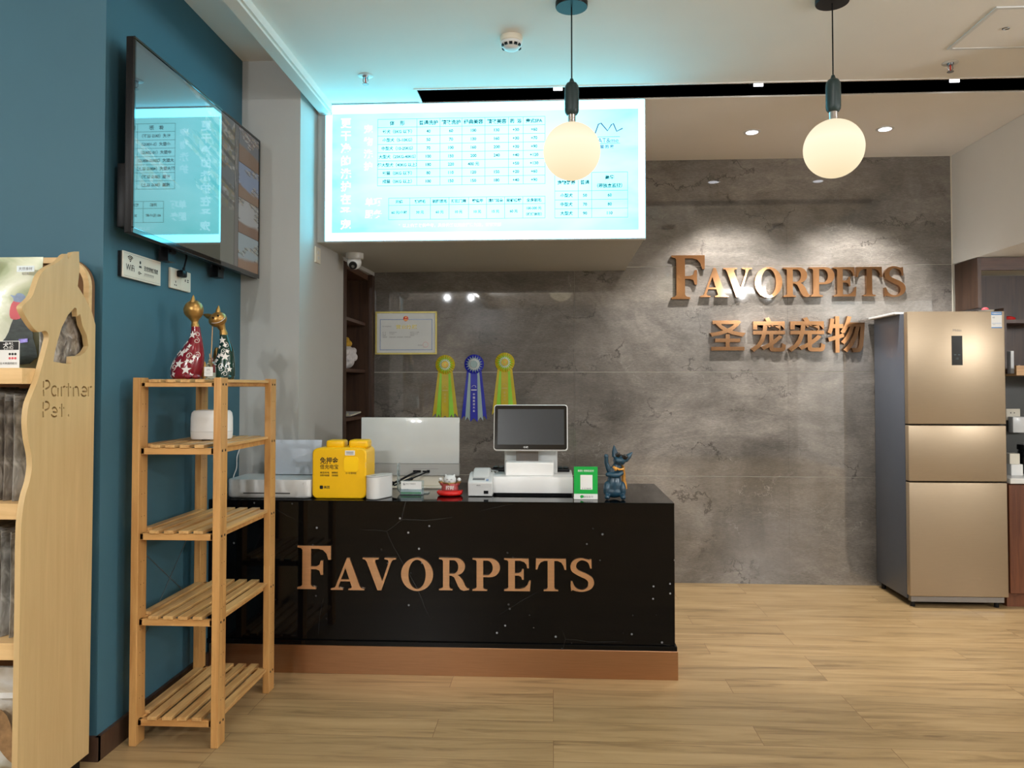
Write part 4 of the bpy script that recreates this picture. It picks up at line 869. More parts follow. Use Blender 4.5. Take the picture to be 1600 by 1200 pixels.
for z0, z1 in ((1.318, 1.367), (0.905, 0.953), (0.481, 0.532), (0.055, 0.105)): shelf_b(z0, z1).build('shelf_board', 'birch_x', bk)
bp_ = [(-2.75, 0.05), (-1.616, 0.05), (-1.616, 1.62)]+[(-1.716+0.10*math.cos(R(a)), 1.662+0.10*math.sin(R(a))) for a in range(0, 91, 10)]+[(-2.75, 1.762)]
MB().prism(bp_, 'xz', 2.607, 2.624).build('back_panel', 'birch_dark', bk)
rim = [(-1.616, 1.55), (-1.616, 1.62)]+[(-1.716+0.10*math.cos(R(a)), 1.662+0.10*math.sin(R(a))) for a in range(0, 91, 10)]+[(-2.75, 1.762), (-2.75, 1.742), (-1.72, 1.742)]+[(-1.716+0.08*math.cos(R(a)), 1.662+0.08*math.sin(R(a))) for a in range(90, -1, -10)]+[(-1.636, 1.55)]
MB().prism(rim, 'xz', 2.590, 2.607).build('top_rim', 'birch_x', bk)
MB().box(-2.75, -2.732, 2.25, 2.60, 0.05, 1.74).build('side_panel', 'birch', bk)
MB().box(-2.73, -1.62, 2.34, 2.58, 0.0, 0.055).build('toe_kick', 'black', bk)

# foil bags ----------------------------------------------------
def bag_mat(name, a, b_, c_, sc=5.0):
    m = P(name, a, 0.22, coat=0.6); nt = m.node_tree; bs = nt.nodes['Principled BSDF']
    tc = N(nt, 'ShaderNodeTexCoord'); nz = N(nt, 'ShaderNodeTexNoise', Scale=sc, Detail=5.0, Distortion=1.0); nt.links.new(tc.outputs['Generated'], nz.inputs['Vector'])
    r_ = ramp(nt, [(0.34, lin(a)), (0.5, lin(b_)), (0.66, lin(c_))]); nt.links.new(nz.outputs['Fac'], r_.inputs['Fac']); nt.links.new(r_.outputs['Color'], bs.inputs['Base Color'])
    w = N(nt, 'ShaderNodeBump', Strength=0.5, Distance=0.004); nt.links.new(nz.outputs['Fac'], w.inputs['Height']); nt.links.new(w.outputs['Normal'], bs.inputs['Normal']); nt.links.new(w.outputs['Normal'], bs.inputs['Coat Normal'])
    return m
M['bag_pale'] = bag_mat('pale_green_printed_pouch', (168, 178, 140), (206, 210, 178), (226, 226, 204), 2.4)
M['bag_dark'] = bag_mat('brown_grey_printed_pouch', (78, 72, 66), (126, 116, 104), (168, 160, 150))
M['bag_grey'] = bag_mat('silver_printed_pouch', (110, 108, 104), (160, 158, 152), (196, 194, 190))
M['bag_tan'] = bag_mat('tan_printed_pouch', (150, 128, 98), (196, 186, 168), (214, 212, 206), 3.0)
M['feather'] = P('dark_feather_print', (44, 52, 48), 0.35, var=0.5, vscale=40, stretch=(1, 1, 3)); M['wattle'] = P('pink_red_print', (206, 84, 92), 0.35, var=0.1); M['bird_blue'] = P('blue_grey_print', (128, 146, 176), 0.35, var=0.15, vscale=60)
M['sky_print'] = P('pale_sky_print', (206, 216, 216), 0.3, var=0.1, vscale=9); M['holo'] = P('violet_foil_sticker', (150, 140, 230), 0.15, metal=0.5, var=0.6, vscale=50)
M['clear_bag'] = P('clear_pouch_film', (200, 202, 200), 0.2, alpha=0.75, coat=0.5)
def pouch(w, h, d):
    """A filled standing pouch: sealed flat at the top, gusseted base; centred on x, base at z = 0."""
    m = MB(); nx, nz_ = 8, 10; grid = {}
    for s_ in (-1, 1):
        for i in range(nx+1):
            for j in range(nz_+1):
                u, v = i/nx, j/nz_
                t = d/2*(math.sin(math.pi*u)**0.6)*(1-v**2.2)*min(1, 0.75+v*1.5) if 0 < u < 1 else 0
                grid[s_, i, j] = m.bm.verts.new(((u-.5)*w*(1-0.03*math.sin(math.pi*v)), s_*(t+0.0006), v*h))
    for s_ in (-1, 1):
        for i in range(nx):
            for j in range(nz_): m.bm.faces.new([grid[s_, a, b_] for a, b_ in ((i, j), (i+1, j), (i+1, j+1), (i, j+1))])
    for j in range(nz_):
        for i in (0, nx): m.bm.faces.new((grid[-1, i, j], grid[1, i, j], grid[1, i, j+1], grid[-1, i, j+1]))
    for i in range(nx):
        for j in (0, nz_): m.bm.faces.new((grid[-1, i, j], grid[-1, i+1, j], grid[1, i+1, j], grid[1, i, j]))
    return m
# the large pouch with a turkey on it
tb = thing('pet_food_pouch', 'large pale pouch printed with a red-necked turkey on top display shelf', 'pouch', (-1.88, 2.47, 1.368), 'pouches on the display shelf')
m = pouch(0.47, 0.375, 0.07); bmesh.ops.translate(m.bm, vec=(-1.935, 2.47, 1.368), verts=m.bm.verts[:]); fb = m.build('pouch', 'bag_pale', tb)
yf = 2.4335
def decal(pts, dy=0.0): return MB().prism(pts, 'xz', yf-0.0006-dy, yf-dy)
decal(smooth_poly([(-2.02, 1.385), (-1.715, 1.385), (-1.706, 1.47), (-1.715, 1.525), (-1.745, 1.550), (-1.775, 1.53), (-1.80, 1.47), (-1.86, 1.43)], 3)).build('turkey_print', 'feather', fb, label='dark feathered turkey picture')
decal(smooth_poly([(-1.783, 1.535), (-1.752, 1.533), (-1.738, 1.560), (-1.742, 1.592), (-1.768, 1.596), (-1.784, 1.572)], 3), 0.001).build('neck_print', 'wattle', fb, label='pink red turkey neck picture')
decal(smooth_poly([(-1.770, 1.590), (-1.742, 1.588), (-1.732, 1.603), (-1.742, 1.615), (-1.760, 1.617), (-1.768, 1.609), (-1.784, 1.612), (-1.774, 1.601)], 3), 0.002).build('head_print', 'bird_blue', fb, label='blue grey turkey head picture')
decal([(-1.90, 1.735), (-1.84, 1.735), (-1.99, 1.40), (-2.10, 1.40)], 0.0005).build('light_streak', 'sky_print', fb)
MB().box(-1.765, -1.705, yf-0.0004, yf, 1.688, 1.708).build('caption_frame', 'sky_print', fb); MB().text('天然食材', 0.012, (-1.735, yf-0.0008, 1.698)).text('配方粮', 0.008, (-1.735, yf-0.0008, 1.682)).build('caption', 'ink_grey', fb)
decal([(-1.752, 1.452), (-1.722, 1.456), (-1.722, 1.468), (-1.752, 1.466)], 0.003).build('foil_sticker', 'holo', fb)
tg = thing('price_card', 'white price card with black header leaning in front of turkey pouch', 'price card', (-1.80, 2.30, 1.368))
MB().box(-1.90, -1.656, 2.300, 2.302, 1.368, 1.452).build('card', 'paper', tg)
MB().box(-1.90, -1.658, 2.2993, 2.3, 1.424, 1.450).build('header', 'ink_black', tg)
MB().text('犬粮', 0.018, (-1.690, 2.2988, 1.4385), 'front', 'C', 0.02).text('grain free', 0.008, (-1.690, 2.2988, 1.428)).build('header_lettering', 'paper', tg)
MB().text('●●●', 0.010, (-1.677, 2.2992, 1.411)).text('全犬种通用配方', 0.008, (-1.69, 2.2992, 1.382)).build('lettering', 'ink_black', tg)
MB().text('●●●', 0.010, (-1.677, 2.2992, 1.398)).build('dots', 'wattle', tg)
def bag(label, x, y, z, w, h, d, rot, mat, seal='bag_grey', lean=0, group='pouches on the display shelf'):
    t = thing('pet_food_pouch', label, 'pouch', (x, y, z), group)
    m = pouch(w, h, d); bmesh.ops.translate(m.bm, vec=(x, y, z), verts=m.bm.verts[:]); o = m.build('pouch', mat, t)
    MB().box(x-w/2*0.98, x+w/2*0.98, y-0.0018, y+0.0018, z+h*0.93, z+h*1.0).build('seal_strip', seal, o)
    t.rotation_euler = (R(lean), 0, R(rot)); return t
for i, (a, mt_) in enumerate((('nearest', 'bag_dark'), ('second', 'bag_grey'))):
    bag('brown-grey pouch %s the cat cut-out behind the cat side panel' % ('nearest' if i == 0 else 'deeper behind'), -1.646-0.035*i, 2.515, 1.3685, 0.16, 0.24+0.02*i, 0.034, 86, mt_)
ords = ['nearest', 'second', 'third', 'fourth', 'fifth', 'sixth', 'seventh', 'eighth']
for i in range(7):
    bag('%s upright treat pouch from the cat panel on the upper-middle shelf' % (ords[i] if i else 'nearest'), -1.655-0.034*i, 2.43+0.006*(i % 2), 0.954, 0.25, 0.330+0.004*i, 0.032, 80, ('bag_grey', 'bag_dark', 'bag_dark')[i % 3])
for i in range(5):
    bag('%s upright treat pouch from the cat panel on the lower-middle shelf' % (ords[i] if i else 'nearest'), -1.662-0.036*i, 2.43+0.006*(i % 2), 0.533, 0.25, 0.325+0.005*i, 0.034, 82, ('bag_grey', 'bag_grey', 'bag_dark')[i % 3])
b0 = bag('wide clear-topped pouch printed with a tan dog on the lowest display shelf', -1.80, 2.36, 0.106, 0.33, 0.32, 0.09, 4, 'bag_tan')
fb = [c_ for c_ in b0.children][0]
M['fur'] = P('tan_dog_fur_print', (150, 118, 82), 0.4, var=0.4, vscale=30); M['teal_print'] = P('turquoise_print', (30, 190, 180), 0.4)
MB().prism(smooth_poly([(-1.90, .26), (-1.80, .30), (-1.71, .31), (-1.675, .24), (-1.67, .15), (-1.70, .17), (-1.74, .22), (-1.80, .23), (-1.86, .22)], 3), 'xz', 2.3085, 2.3092).build('dog_print', 'fur', fb, label='tan dog picture')
MB().box(-1.73, -1.66, 2.3075, 2.3082, 0.345, 0.362).build('size_label', 'paper', fb)
MB().box(-1.86, -1.67, 2.3075, 2.3082, 0.112, 0.130).build('colour_band', 'teal_print', fb)

# ---------------------------------------------------------------- things on the counter
CT = 0.785
def solid(mb_fn, voxel=0.004, smooth=6):
    """One continuous skin over overlapping forms."""
    m = MB(); mb_fn(m)
    bmesh.ops.recalc_face_normals(m.bm, faces=m.bm.faces[:])
    me = bpy.data.meshes.new('tmp'); m.bm.to_mesh(me); m.bm.free()
    o = bpy.data.objects.new('tmp', me); C.objects.link(o)
    r_ = o.modifiers.new('r', 'REMESH'); r_.mode = 'VOXEL'; r_.voxel_size = voxel
    s_ = o.modifiers.new('s', 'SMOOTH'); s_.iterations = smooth; s_.factor = 0.5
    out = bpy.data.meshes.new_from_object(o.evaluated_get(bpy.context.evaluated_depsgraph_get()))
    bpy.data.objects.remove(o); bpy.data.meshes.remove(me)
    q = MB(); q.bm.from_mesh(out); bpy.data.meshes.remove(out); return q
pr = thing('printer', 'low white printer at the left end of counter behind the pine shelf', 'printer', (-1.33, 3.66, CT))
rr = rrect(-1.535, -1.118, 3.545, 3.80, 0.03)
q = MB(); q.loft
lo = lambda z, d: [(cx, cy, z) for cx, cy in rrect(-1.535+d, -1.131-d, 3.545+d, 3.80-d, 0.032)]
rings = [lo(CT+0.001, 0.010), lo(CT+0.006, 0.003), lo(CT+0.012, 0.0), lo(CT+0.082, 0.0), lo(CT+0.088, 0.002)]
vr = [[q.bm.verts.new(p) for p in r_] for r_ in rings]
for a, b_ in zip(vr, vr[1:]):
    for i in range(len(a)): q.bm.faces.new((a[i], a[(i+1) % len(a)], b_[(i+1) % len(a)], b_[i]))
q.bm.faces.new(vr[0][::-1]); q.bm.faces.new(vr[-1])
q.build('body', 'white_plastic', pr)
MB().box(-1.452, -1.228, 3.5435, 3.546, CT+0.0235, CT+0.0275).build('output_slot', 'black', pr)
MB().box(-1.428, -1.135, 3.752, 3.764, CT+0.088, CT+0.215, 0.004, 2, Matrix.Translation((0, 0, CT+0.09)) @ Matrix.Translation((0, 3.76, 0)) @ Matrix.Rotation(R(-14), 4, 'X') @ Matrix.Translation((0, -3.76, -CT-0.09))).build('paper_support', 'white_plastic', pr)
MB().ball((-1.166, 3.546, CT+0.072), 0.003, 10).build('power_button', 'grey_white', pr)
pa = thing('paper_stack', 'sheets of white paper standing in the printer', 'paper', (-1.28, 3.74, CT+0.09))
tilt = Matrix.Translation((0, 3.75, CT+0.09)) @ Matrix.Rotation(R(-14), 4, 'X') @ Matrix.Translation((0, -3.75, -CT-0.09))
M['blue_paper'] = P('cool_white_paper', (204, 212, 224), 0.5)
MB().box(-1.395, -1.152, 3.742, 3.7505, CT+0.090, CT+0.262, 0, mat=tilt).build('sheets', 'blue_paper', pa)

st = thing('charging_station', 'yellow shared power bank station with black lettering on the counter', 'charging station', (-1.0, 3.64, CT))
q = MB(); rx0, rx1, rz0, rz1 = -1.128, -0.872, CT+0.001, CT+0.236
sec = rrect(rx0, rx1, rz0, rz1, 0.026, 6)
q.prism(sec, 'xz', 3.556, 3.735); q.build('case', 'yellow', st, bevel=0.006)
MB().prism(rrect(rx0-0.001, rx1+0.001, rz1-0.028, rz1+0.0012, 0.0265, 6) if False else [(rx0+0.03, rz1+0.0002), (rx1-0.03, rz1+0.0002), (rx1-0.03, rz1+0.0014), (rx0+0.03, rz1+0.0014)], 'xz', 3.57, 3.72).build('top_plate', 'yellow_bright', st)
for x0, x1, dz in ((-1.077, -0.992, 0.034), (-0.968, -0.876, 0.036)):
    MB().box(x0, x1, 3.60, 3.69, rz1-0.004, rz1+dz, 0.012, 4).build('power_bank', 'yellow', st)
MB().prism(rrect(-0.977, -0.908, CT+0.128, CT+0.196, 0.014), 'xz', 3.5525, 3.556).build('scan_plate', 'yellow_bright', st)
MB().box(-0.972, -0.925, 3.5535, 3.556, CT+0.203, CT+0.226, 0.001, 1).build('sticker', 'paper', st)
yy = 3.5553
MB().text('免押金', 0.0325, (-1.047, yy, CT+0.178), 'front', 'C', 0.018, width=0.087).build('title_lettering', 'ink_black', st)
MB().text('借充电宝', 0.0245, (-1.047, yy, CT+0.149), 'front', 'C', 0.006, width=0.087).build('title_lettering', 'ink_black', st)
for t, x, z, w in (('美团充电', -1.068, .122, .044), ('随借随还', -1.019, .122, .030), ('全国充电联盟', -1.068, .109, .044), ('扫码租借', -1.019, .109, .030), ('扫一扫 借充电宝', -0.943, .120, .050)):
    MB().text(t, 0.0095, (x, yy, CT+z), 'front', 'C', 0.012, width=w).build('small_lettering', 'ink_black', st)
MB().text('美团', 0.0145, (-1.058, yy, CT+0.054), 'front', 'C', 0.012).build('logo_lettering', 'ink_black', st)
MB().prism(rrect(-1.091, -1.075, CT+0.046, CT+0.062, 0.004), 'xz', yy-0.0004, yy).build('logo', 'ink_black', st)
for z in (0.219, 0.211): MB().box(-0.966, -0.931, 3.5531, 3.5534, CT+z-0.0014, CT+z+0.0012).build('sticker_line', 'ink_black', st)
for dz in (0.149, 0.158, 0.167): MB().ball((-0.8745, 3.5575, CT+dz), 0.0016, 8).build('status_light', 'white_plastic', st)

wb = thing('white_canister', 'narrow white oblong canister with a flat lid right of the yellow station', 'canister', (-0.822, 3.61, CT))
def stad(cx, cy, L, w, ang, n=10):
    pts = []
    for s_, a0 in ((1, -90), (-1, 90)):
        for k in range(n+1):
            a = R(a0+180*k/n); pts.append((s_*(L/2-w/2)+w/2*math.cos(a), w/2*math.sin(a)))
    c_, s2 = math.cos(R(ang)), math.sin(R(ang))
    return [(cx+x*c_-y*s2, cy+x*s2+y*c_) for x, y in pts]
MB().prism(stad(-0.820, 3.605, 0.155, 0.072, 66), 'xy', CT+0.001, CT+0.104).build('body', 'white_plastic', wb, bevel=0.004)
MB().prism(stad(-0.820, 3.605, 0.158, 0.074, 66), 'xy', CT+0.1045, CT+0.109).build('lid', 'grey_white', wb, bevel=0.0015)
MB().box(-0.845, -0.825, 3.545, 3.553, CT+0.109, CT+0.1096).build('mark', 'ink_grey', wb)

mo = thing('computer_monitor', 'white computer monitor seen from behind on the counter', 'monitor', (-0.737, 3.96, CT))
M['monitor_white'] = P('glossy_white_shell', (206, 210, 208), 0.06, coat=0.6); M['monitor_grey'] = P('satin_silver_chin', (168, 168, 164), 0.3)
MB().box(-0.995, -0.483, 3.95, 3.985, 0.912, 1.150, 0.003, 2).build('rear_shell', 'monitor_white', mo)
MB().box(-0.995, -0.483, 3.952, 3.985, 0.849, 0.911, 0.002, 1).build('chin', 'monitor_grey', mo)
MB().box(-0.99, -0.488, 3.985, 3.99, 0.86, 1.145).build('screen', 'black_gloss', mo)
MB().box(-0.915, -0.565, 3.965, 3.985, CT+0.012, 0.849, 0.002, 1).box(-0.93, -0.55, 3.93, 4.10, CT, CT+0.012, 0.003, 1).build('stand', 'warm_white', mo)
MB().text('IC', 0.036, (-0.938, 3.9512, 0.876), 'front', 'C', 0.02).build('lettering', 'ink_grey', mo)
m = MB().box(-0.722, -0.682, 3.945, 3.953, 0.866, 0.878).box(-0.672, -0.652, 3.946, 3.953, 0.868, 0.876).box(-0.650, -0.636, 3.944, 3.953, 0.866, 0.879)
m.build('ports', 'black', mo); MB().box(-0.725, -0.590, 3.9505, 3.9525, 0.8845, 0.8855).build('port_recess_edge', 'ink_grey', mo)
ca = thing('monitor_cable', 'two black monitor cables with plugs running from the monitor ports to the left', 'cable', (-0.74, 3.85, 0.80))
MB().tube(smooth_poly([(-0.700, 3.938, 0.871), (-0.735, 3.92, 0.856), (-0.775, 3.86, 0.836), (-0.812, 3.80, 0.822)], 5, False), 0.0055, 10).tube([(-0.800, 3.82, 0.826), (-0.848, 3.745, 0.811)], 0.011, 12).build('cable', 'black', ca)
MB().tube(smooth_poly([(-0.644, 3.938, 0.872), (-0.690, 3.91, 0.853), (-0.735, 3.86, 0.836), (-0.79, 3.80, 0.818)], 5, False), 0.0038, 10).tube([(-0.715, 3.88, 0.843), (-0.750, 3.84, 0.831)], 0.008, 12).build('cable', 'black', ca)

ac = thing('acrylic_stand', 'clear bent acrylic stand on the counter left of the white business card', 'stand', (-0.72, 3.76, CT))
pts = [(-0.755, 0.936), (-0.755, CT+0.035)]+[(-0.728-0.027*math.cos(R(a)), CT+0.035-0.030*math.sin(R(a))) for a in range(10, 91, 16)]+[(-0.60, CT+0.005)]
inn = [(-0.60, CT+0.0095), (-0.727, CT+0.0095)]+[(-0.728-0.0215*math.cos(R(a)), CT+0.035-0.0255*math.sin(R(a))) for a in range(90, 9, -16)]+[(-0.7495, CT+0.035), (-0.7495, 0.936)]
MB().prism([(x-0.01, z-0.004) for x, z in pts+inn], 'xz', 3.745, 3.80).build('strip', 'acrylic', ac, bevel=0.001)
ch = thing('card_holder', 'small clear acrylic card holder holding a white business card', 'card holder', (-0.68, 3.72, CT))
MB().box(-0.742, -0.628, 3.70, 3.755, CT+0.001, CT+0.005, 0.001, 1).box(-0.742, -0.628, 3.7005, 3.7045, CT+0.005, CT+0.028, 0.001, 1).box(-0.742, -0.628, 3.7225, 3.7255, CT+0.005, CT+0.068, 0.001, 1).build('holder', 'acrylic', ch)
bc = thing('business_card', 'white business card with a green stripe standing in a clear holder', 'business card', (-0.68, 3.715, CT+0.006))
MB().box(-0.737, -0.638, 3.7065, 3.7215, CT+0.0055, CT+0.064).build('card', 'paper', bc)
MB().box(-0.7372, -0.6378, 3.7060, 3.7065, CT+0.0055, CT+0.014).build('stripe', 'green', bc)
m = MB().text('猫', 0.012, (-0.722, 3.7062, CT+0.052), bold=0.02).text('养宠 专属顾问', 0.008, (-0.690, 3.7062, CT+0.053)).text('微信 同号', 0.006, (-0.712, 3.7062, CT+0.026))
m.build('lettering', 'ink_grey', bc)

lk = thing('lucky_cat', 'small red and white beckoning cat figurine on a red cushion', 'figurine', (-0.497, 3.70, CT))
lx, ly = -0.497, 3.70
MB().loft(dense([(lx, ly, CT+0.0008, .040, .036), (lx, ly, CT+.004, .056, .050), (lx, ly, CT+.013, .061, .055), (lx, ly, CT+.022, .055, .050), (lx, ly, CT+.026, .040, .036)], 4), 32).build('cushion', 'red', lk)
m = MB()
for a in (20, 160, 200, 340): m.ball((lx+.058*math.cos(R(a)), ly+.052*math.sin(R(a)), CT+.018), 0.007, 10)
m.build('tassels', 'red', [c_ for c_ in lk.children][0])
def lc(m):
    m.loft(dense([(lx, ly, CT+.020, .038, .034), (lx, ly, CT+.032, .042, .037), (lx, ly, CT+.050, .037, .033), (lx, ly, CT+.062, .031, .028)], 4), 28)
    for s_ in (-1, 1): m.tube([(lx+s_*.028, ly, CT+.050), (lx+s_*.040, ly-.004, CT+.056), (lx+s_*.044, ly-.006, CT+.064)], .009, 12)
lb_ = solid(lc, 0.003, 4).build('body', 'rose', lk)
m = MB().ball((lx, ly, CT+.074), (.031, .028, .025), 24)
for s_ in (-1, 1): m.tube([(lx+s_*.019, ly, CT+.090), (lx+s_*.024, ly, CT+.103)], .009, 10, True, [.009, .0015])
hd = solid(lambda q_: (q_.ball((lx, ly, CT+.074), (.031, .028, .025), 24), [q_.tube([(lx+s_*.017, ly, CT+.088), (lx+s_*.023, ly, CT+.103)], .009, 10, True, [.010, .002]) for s_ in (-1, 1)]), 0.0025, 3)
m.bm.free(); hd = hd.build('head', 'white_plastic', lk)
m = MB()
for s_ in (-1, 1): m.tube([(lx+s_*.006, ly-.027, CT+.078), (lx+s_*.010, ly-.0265, CT+.0805), (lx+s_*.014, ly-.0255, CT+.078)], .001, 6)
m.tube([(lx-.004, ly-.0285, CT+.071), (lx, ly-.0288, CT+.0695), (lx+.004, ly-.0285, CT+.071)], .0009, 6); m.build('face', 'ink_black', hd)
for s_ in (-1, 1):
    MB().ball((lx+s_*.045, ly-.007, CT+.077), (.0095, .009, .0095), 14).build('paw', 'white_plastic', lk)
    MB().loft([(lx+s_*.044, ly-.006, CT+.062, .0105, .010), (lx+s_*.045, ly-.006, CT+.068, .0105, .010)], 16).build('cuff', 'gold', lk)
MB().tube([(lx+.0325*math.cos(R(a)), ly+.0295*math.sin(R(a)), CT+.061) for a in range(0, 361, 20)], .0028, 8).build('collar', 'gold', lk)
MB().ball((lx, ly-.032, CT+.057), .0055, 12).build('bell', 'gold', lk)
MB().text('招财', .020, (lx+.004, ly-.0385, CT+.041), 'front', 'C', .02).build('lettering', 'star_white', lb_)

rp = thing('receipt_printer', 'small white receipt printer between the beckoning cat and the till', 'receipt printer', (-0.347, 3.73, CT))
MB().prism([(3.663, CT+.002), (3.658, CT+.066), (3.664, CT+.072), (3.745, CT+.104), (3.81, CT+.104), (3.81, CT+.002)], 'yz', -.406, -.289).build('body', 'grey_white', rp, bevel=.004)
MB().prism([(3.695, CT+.087), (3.755, CT+.122), (3.80, CT+.124), (3.812, CT+.115), (3.812, CT+.087)], 'yz', -.388, -.307).build('paper_cover', 'grey_white', rp, bevel=.006)
sl = (104-72)/81.0
MB().prism([(3.676, CT+.0765), (3.694, CT+.0836), (3.694, CT+.0846), (3.676, CT+.0775)], 'yz', -.385, -.327).build('paper_slot', 'ink_grey', rp)
MB().prism([(3.668, CT+.0735), (3.686, CT+.0806), (3.686, CT+.0816), (3.668, CT+.0745)], 'yz', -.320, -.308).build('button_panel', 'bird_blue', rp)
MB().box(-.330, -.308, 3.6605, 3.664, CT+.014, CT+.029).build('switch', 'black', rp)
m = MB().box(-.366, -.343, 3.6578, 3.661, CT+.051, CT+.058); m.build('badge', 'grey_white', rp)
MB().text('EPSON', .006, (-.3545, 3.6575, CT+.0545), bold=.02).build('lettering', 'ink_black', rp)

po = thing('point_of_sale_till', 'white till with a tilted black touch screen on the counter', 'till', (-0.10, 3.85, CT))
MB().box(-.293, .096, 3.72, 4.05, CT+.010, CT+.088, .004, 2).build('base_box', 'bright_white', po)
MB().box(-.285, .088, 3.735, 4.04, CT+.0005, CT+.010).build('feet', 'black', po)
MB().box(-.243, .022, 3.845, 3.93, CT+.088, CT+.24, .01, 3).build('pillar', 'grey_white', po)
MB().prism([(3.765, CT+.0885), (3.765, CT+.152), (3.80, CT+.158), (3.845, CT+.158), (3.845, CT+.0885)], 'yz', -.232, .003).build('foot_block', 'bright_white', po, bevel=.004)
MB().box(-.182, -.072, 3.80, 3.845, CT+.158, CT+.215).build('neck', 'steel', po)
tm = Matrix.Translation((0, 3.745, 1.004)) @ Matrix.Rotation(R(-11), 4, 'X') @ Matrix.Translation((0, -3.745, -1.004))
q = MB(); q.prism(rrect(-.2895, .0715, .998, 1.223, .014), 'xz', 3.735, 3.775, tm); q.build('screen_housing', 'bright_white', po, bevel=.003)
sb = MB().prism(rrect(-.2855, .0675, 1.002, 1.219, .012), 'xz', 3.732, 3.7349, tm).build('screen_bezel', 'black_gloss', po)
M['screen_off'] = P('switched_off_screen', (40, 42, 44), 0.3)
MB().prism([(-.270, 1.026), (.054, 1.026), (.054, 1.200), (-.270, 1.200)], 'xz', 3.7314, 3.7319, tm).build('display', 'screen_off', sb)
q = MB().text('中崎', .012, (0, 0, 0), bold=.015)
bmesh.ops.transform(q.bm, matrix=tm @ Matrix.Translation((-.132, 3.7315, 1.013)), verts=q.bm.verts[:]); q.build('logo', 'grey_white', sb)
kb = thing('keyboard', 'black keyboard lying on the till base behind its screen', 'keyboard', (-0.1, 3.99, CT+.088))
MB().box(-.315, .085, 3.945, 4.045, CT+.0885, CT+.104, .004, 2).build('case', 'black', kb)
m = MB()
for r_ in range(4):
    for c_ in range(14): m.box(-.307+c_*.0277, -.284+c_*.0277, 3.951+r_*.023, 3.970+r_*.023, CT+.104, CT+.112, .002, 1)
m.build('keys', 'black_gloss', kb)
MB().tube(smooth_poly([(-.28, 3.83, CT+.072), (-.30, 3.85, CT+.10), (-.31, 3.86, CT+.105), (-.28, 3.90, CT+.095)], 5, False), .003, 8).build('till_cable', 'white_plastic', None, 'thin white cable looping from the receipt printer to the till', 'cable')

gs = thing('payment_sign', 'upright green mobile payment sign between the till and the dark teal dog', 'sign', (.15, 3.60, CT))
MB().box(.097, .207, 3.598, 3.604, CT+.0005, CT+.152, .001, 1).build('board', 'green', gs)
MB().box(.0972, .2068, 3.5968, 3.5985, CT+.001, CT+.026).build('base_strip', 'paper', gs)
MB().box(.097, .207, 3.604, 3.65, CT+.0005, CT+.004, .001, 1).build('foot', 'paper', gs)
MB().box(.127, .183, 3.5968, 3.5985, CT+.046, CT+.114).build('code_card', 'paper', gs)
MB().text('推荐使用微信支付', .0105, (.152, 3.5975, CT+.133), 'front', 'C', .012, width=.074).build('title_lettering', 'paper', gs)
MB().text('扫一扫 向我付款', .006, (.155, 3.5962, CT+.051), 'front', 'C', .01).text('微信支付', .0115, (.163, 3.5962, CT+.013), 'front', 'C', .0).build('lettering', 'ink_grey', gs)
MB().ball((.134, 3.5962, CT+.014), (.0085, .0006, .007), 16).ball((.130, 3.5962, CT+.008), (.002, .0006, .003), 8).build('logo', 'green', gs)

dg = thing('dog_figurine', 'dark teal bulldog figurine with raised paw, sunglasses and gold scarf on the counter', 'figurine', (.285, 3.63, CT))
g = 0.00025
def D(x, y, dy=0.0): return Vector((.285+(x-360)*g, 3.63+dy, CT+(1108-y)*g))
def dogf(m):
    m.ball(D(365, 850), (.036, .032, .060), 24); m.ball(D(375, 640), (.030, .026, .040), 24); m.ball(D(365, 980), (.044, .034, .028), 24)
    m.tube([D(400, 560), D(435, 480)], .022, 16, True, [.025, .022])
    m.ball(D(462, 385, -.004), (.030, .029, .027), 24); m.ball(D(440, 385, -.026), (.019, .014, .014), 20); m.ball(D(430, 352, -.030), (.008, .007, .006), 12)
    m.tube([D(390, 320), D(372, 220), D(362, 100)], .015, 14, True, [.018, .013, .002]); m.tube([D(560, 375), D(640, 310), D(712, 232)], .015, 14, True, [.018, .013, .002])
    m.tube([D(290, 600, -.004), D(245, 520, -.010), D(212, 430, -.014), D(212, 350, -.016)], .011, 14, True, [.016, .0125, .0105, .010]); m.ball(D(213, 312, -.017), (.0115, .011, .012), 14)
    m.tube([D(500, 610, -.010), D(430, 650, -.028), D(330, 655, -.032), D(245, 645, -.030)], .011, 14, True, [.0145, .0125, .0115, .0105]); m.ball(D(232, 643, -.030), (.0105, .010, .0105), 14)
    for x in (222, 515): m.ball(D(x, 930, -.008), (.0165, .027, .038), 18); m.ball(D(x, 1055, -.036), (.0135, .022, .013), 16)
body = solid(dogf, .0028, 5).build('body', 'dog_teal', dg)
for x in (222, 515):
    m = MB()
    for dx in (-.0045, 0, .0045): m.tube([D(x, 1060, -.0585)+Vector((dx, 0, 0)), D(x, 1090, -.059)+Vector((dx, 0, 0))], .0006, 5)
    m.build('toe_lines', 'black', body)
sg_ = MB().ball(D(425, 278, -.030), (.0125, .006, .0115), 18).ball(D(555, 318, -.024), (.0145, .007, .0125), 18).tube([D(440, 268, -.034), D(490, 278, -.035), D(530, 295, -.031)], .0025, 8).tube([D(590, 330, -.020), D(625, 352, .006)], .0022, 8)
sg_.build('sunglasses', 'black_gloss', dg)
q = MB()
q.tube([D(385, 520, -.032), D(450, 548, -.034), D(515, 545, -.024), D(540, 520, -.004), D(500, 500, .018), D(430, 495, .026), D(370, 500, .012), D(355, 510, -.014), D(385, 520, -.032)], .0055, 10)
q.ball(D(378, 535, -.036), (.008, .006, .010), 14); q.tube([D(378, 535, -.037), D(345, 480, -.035)], .005, 8, True, [.005, .002]); q.tube([D(370, 535, -.037), D(325, 500, -.034)], .005, 8, True, [.005, .002])
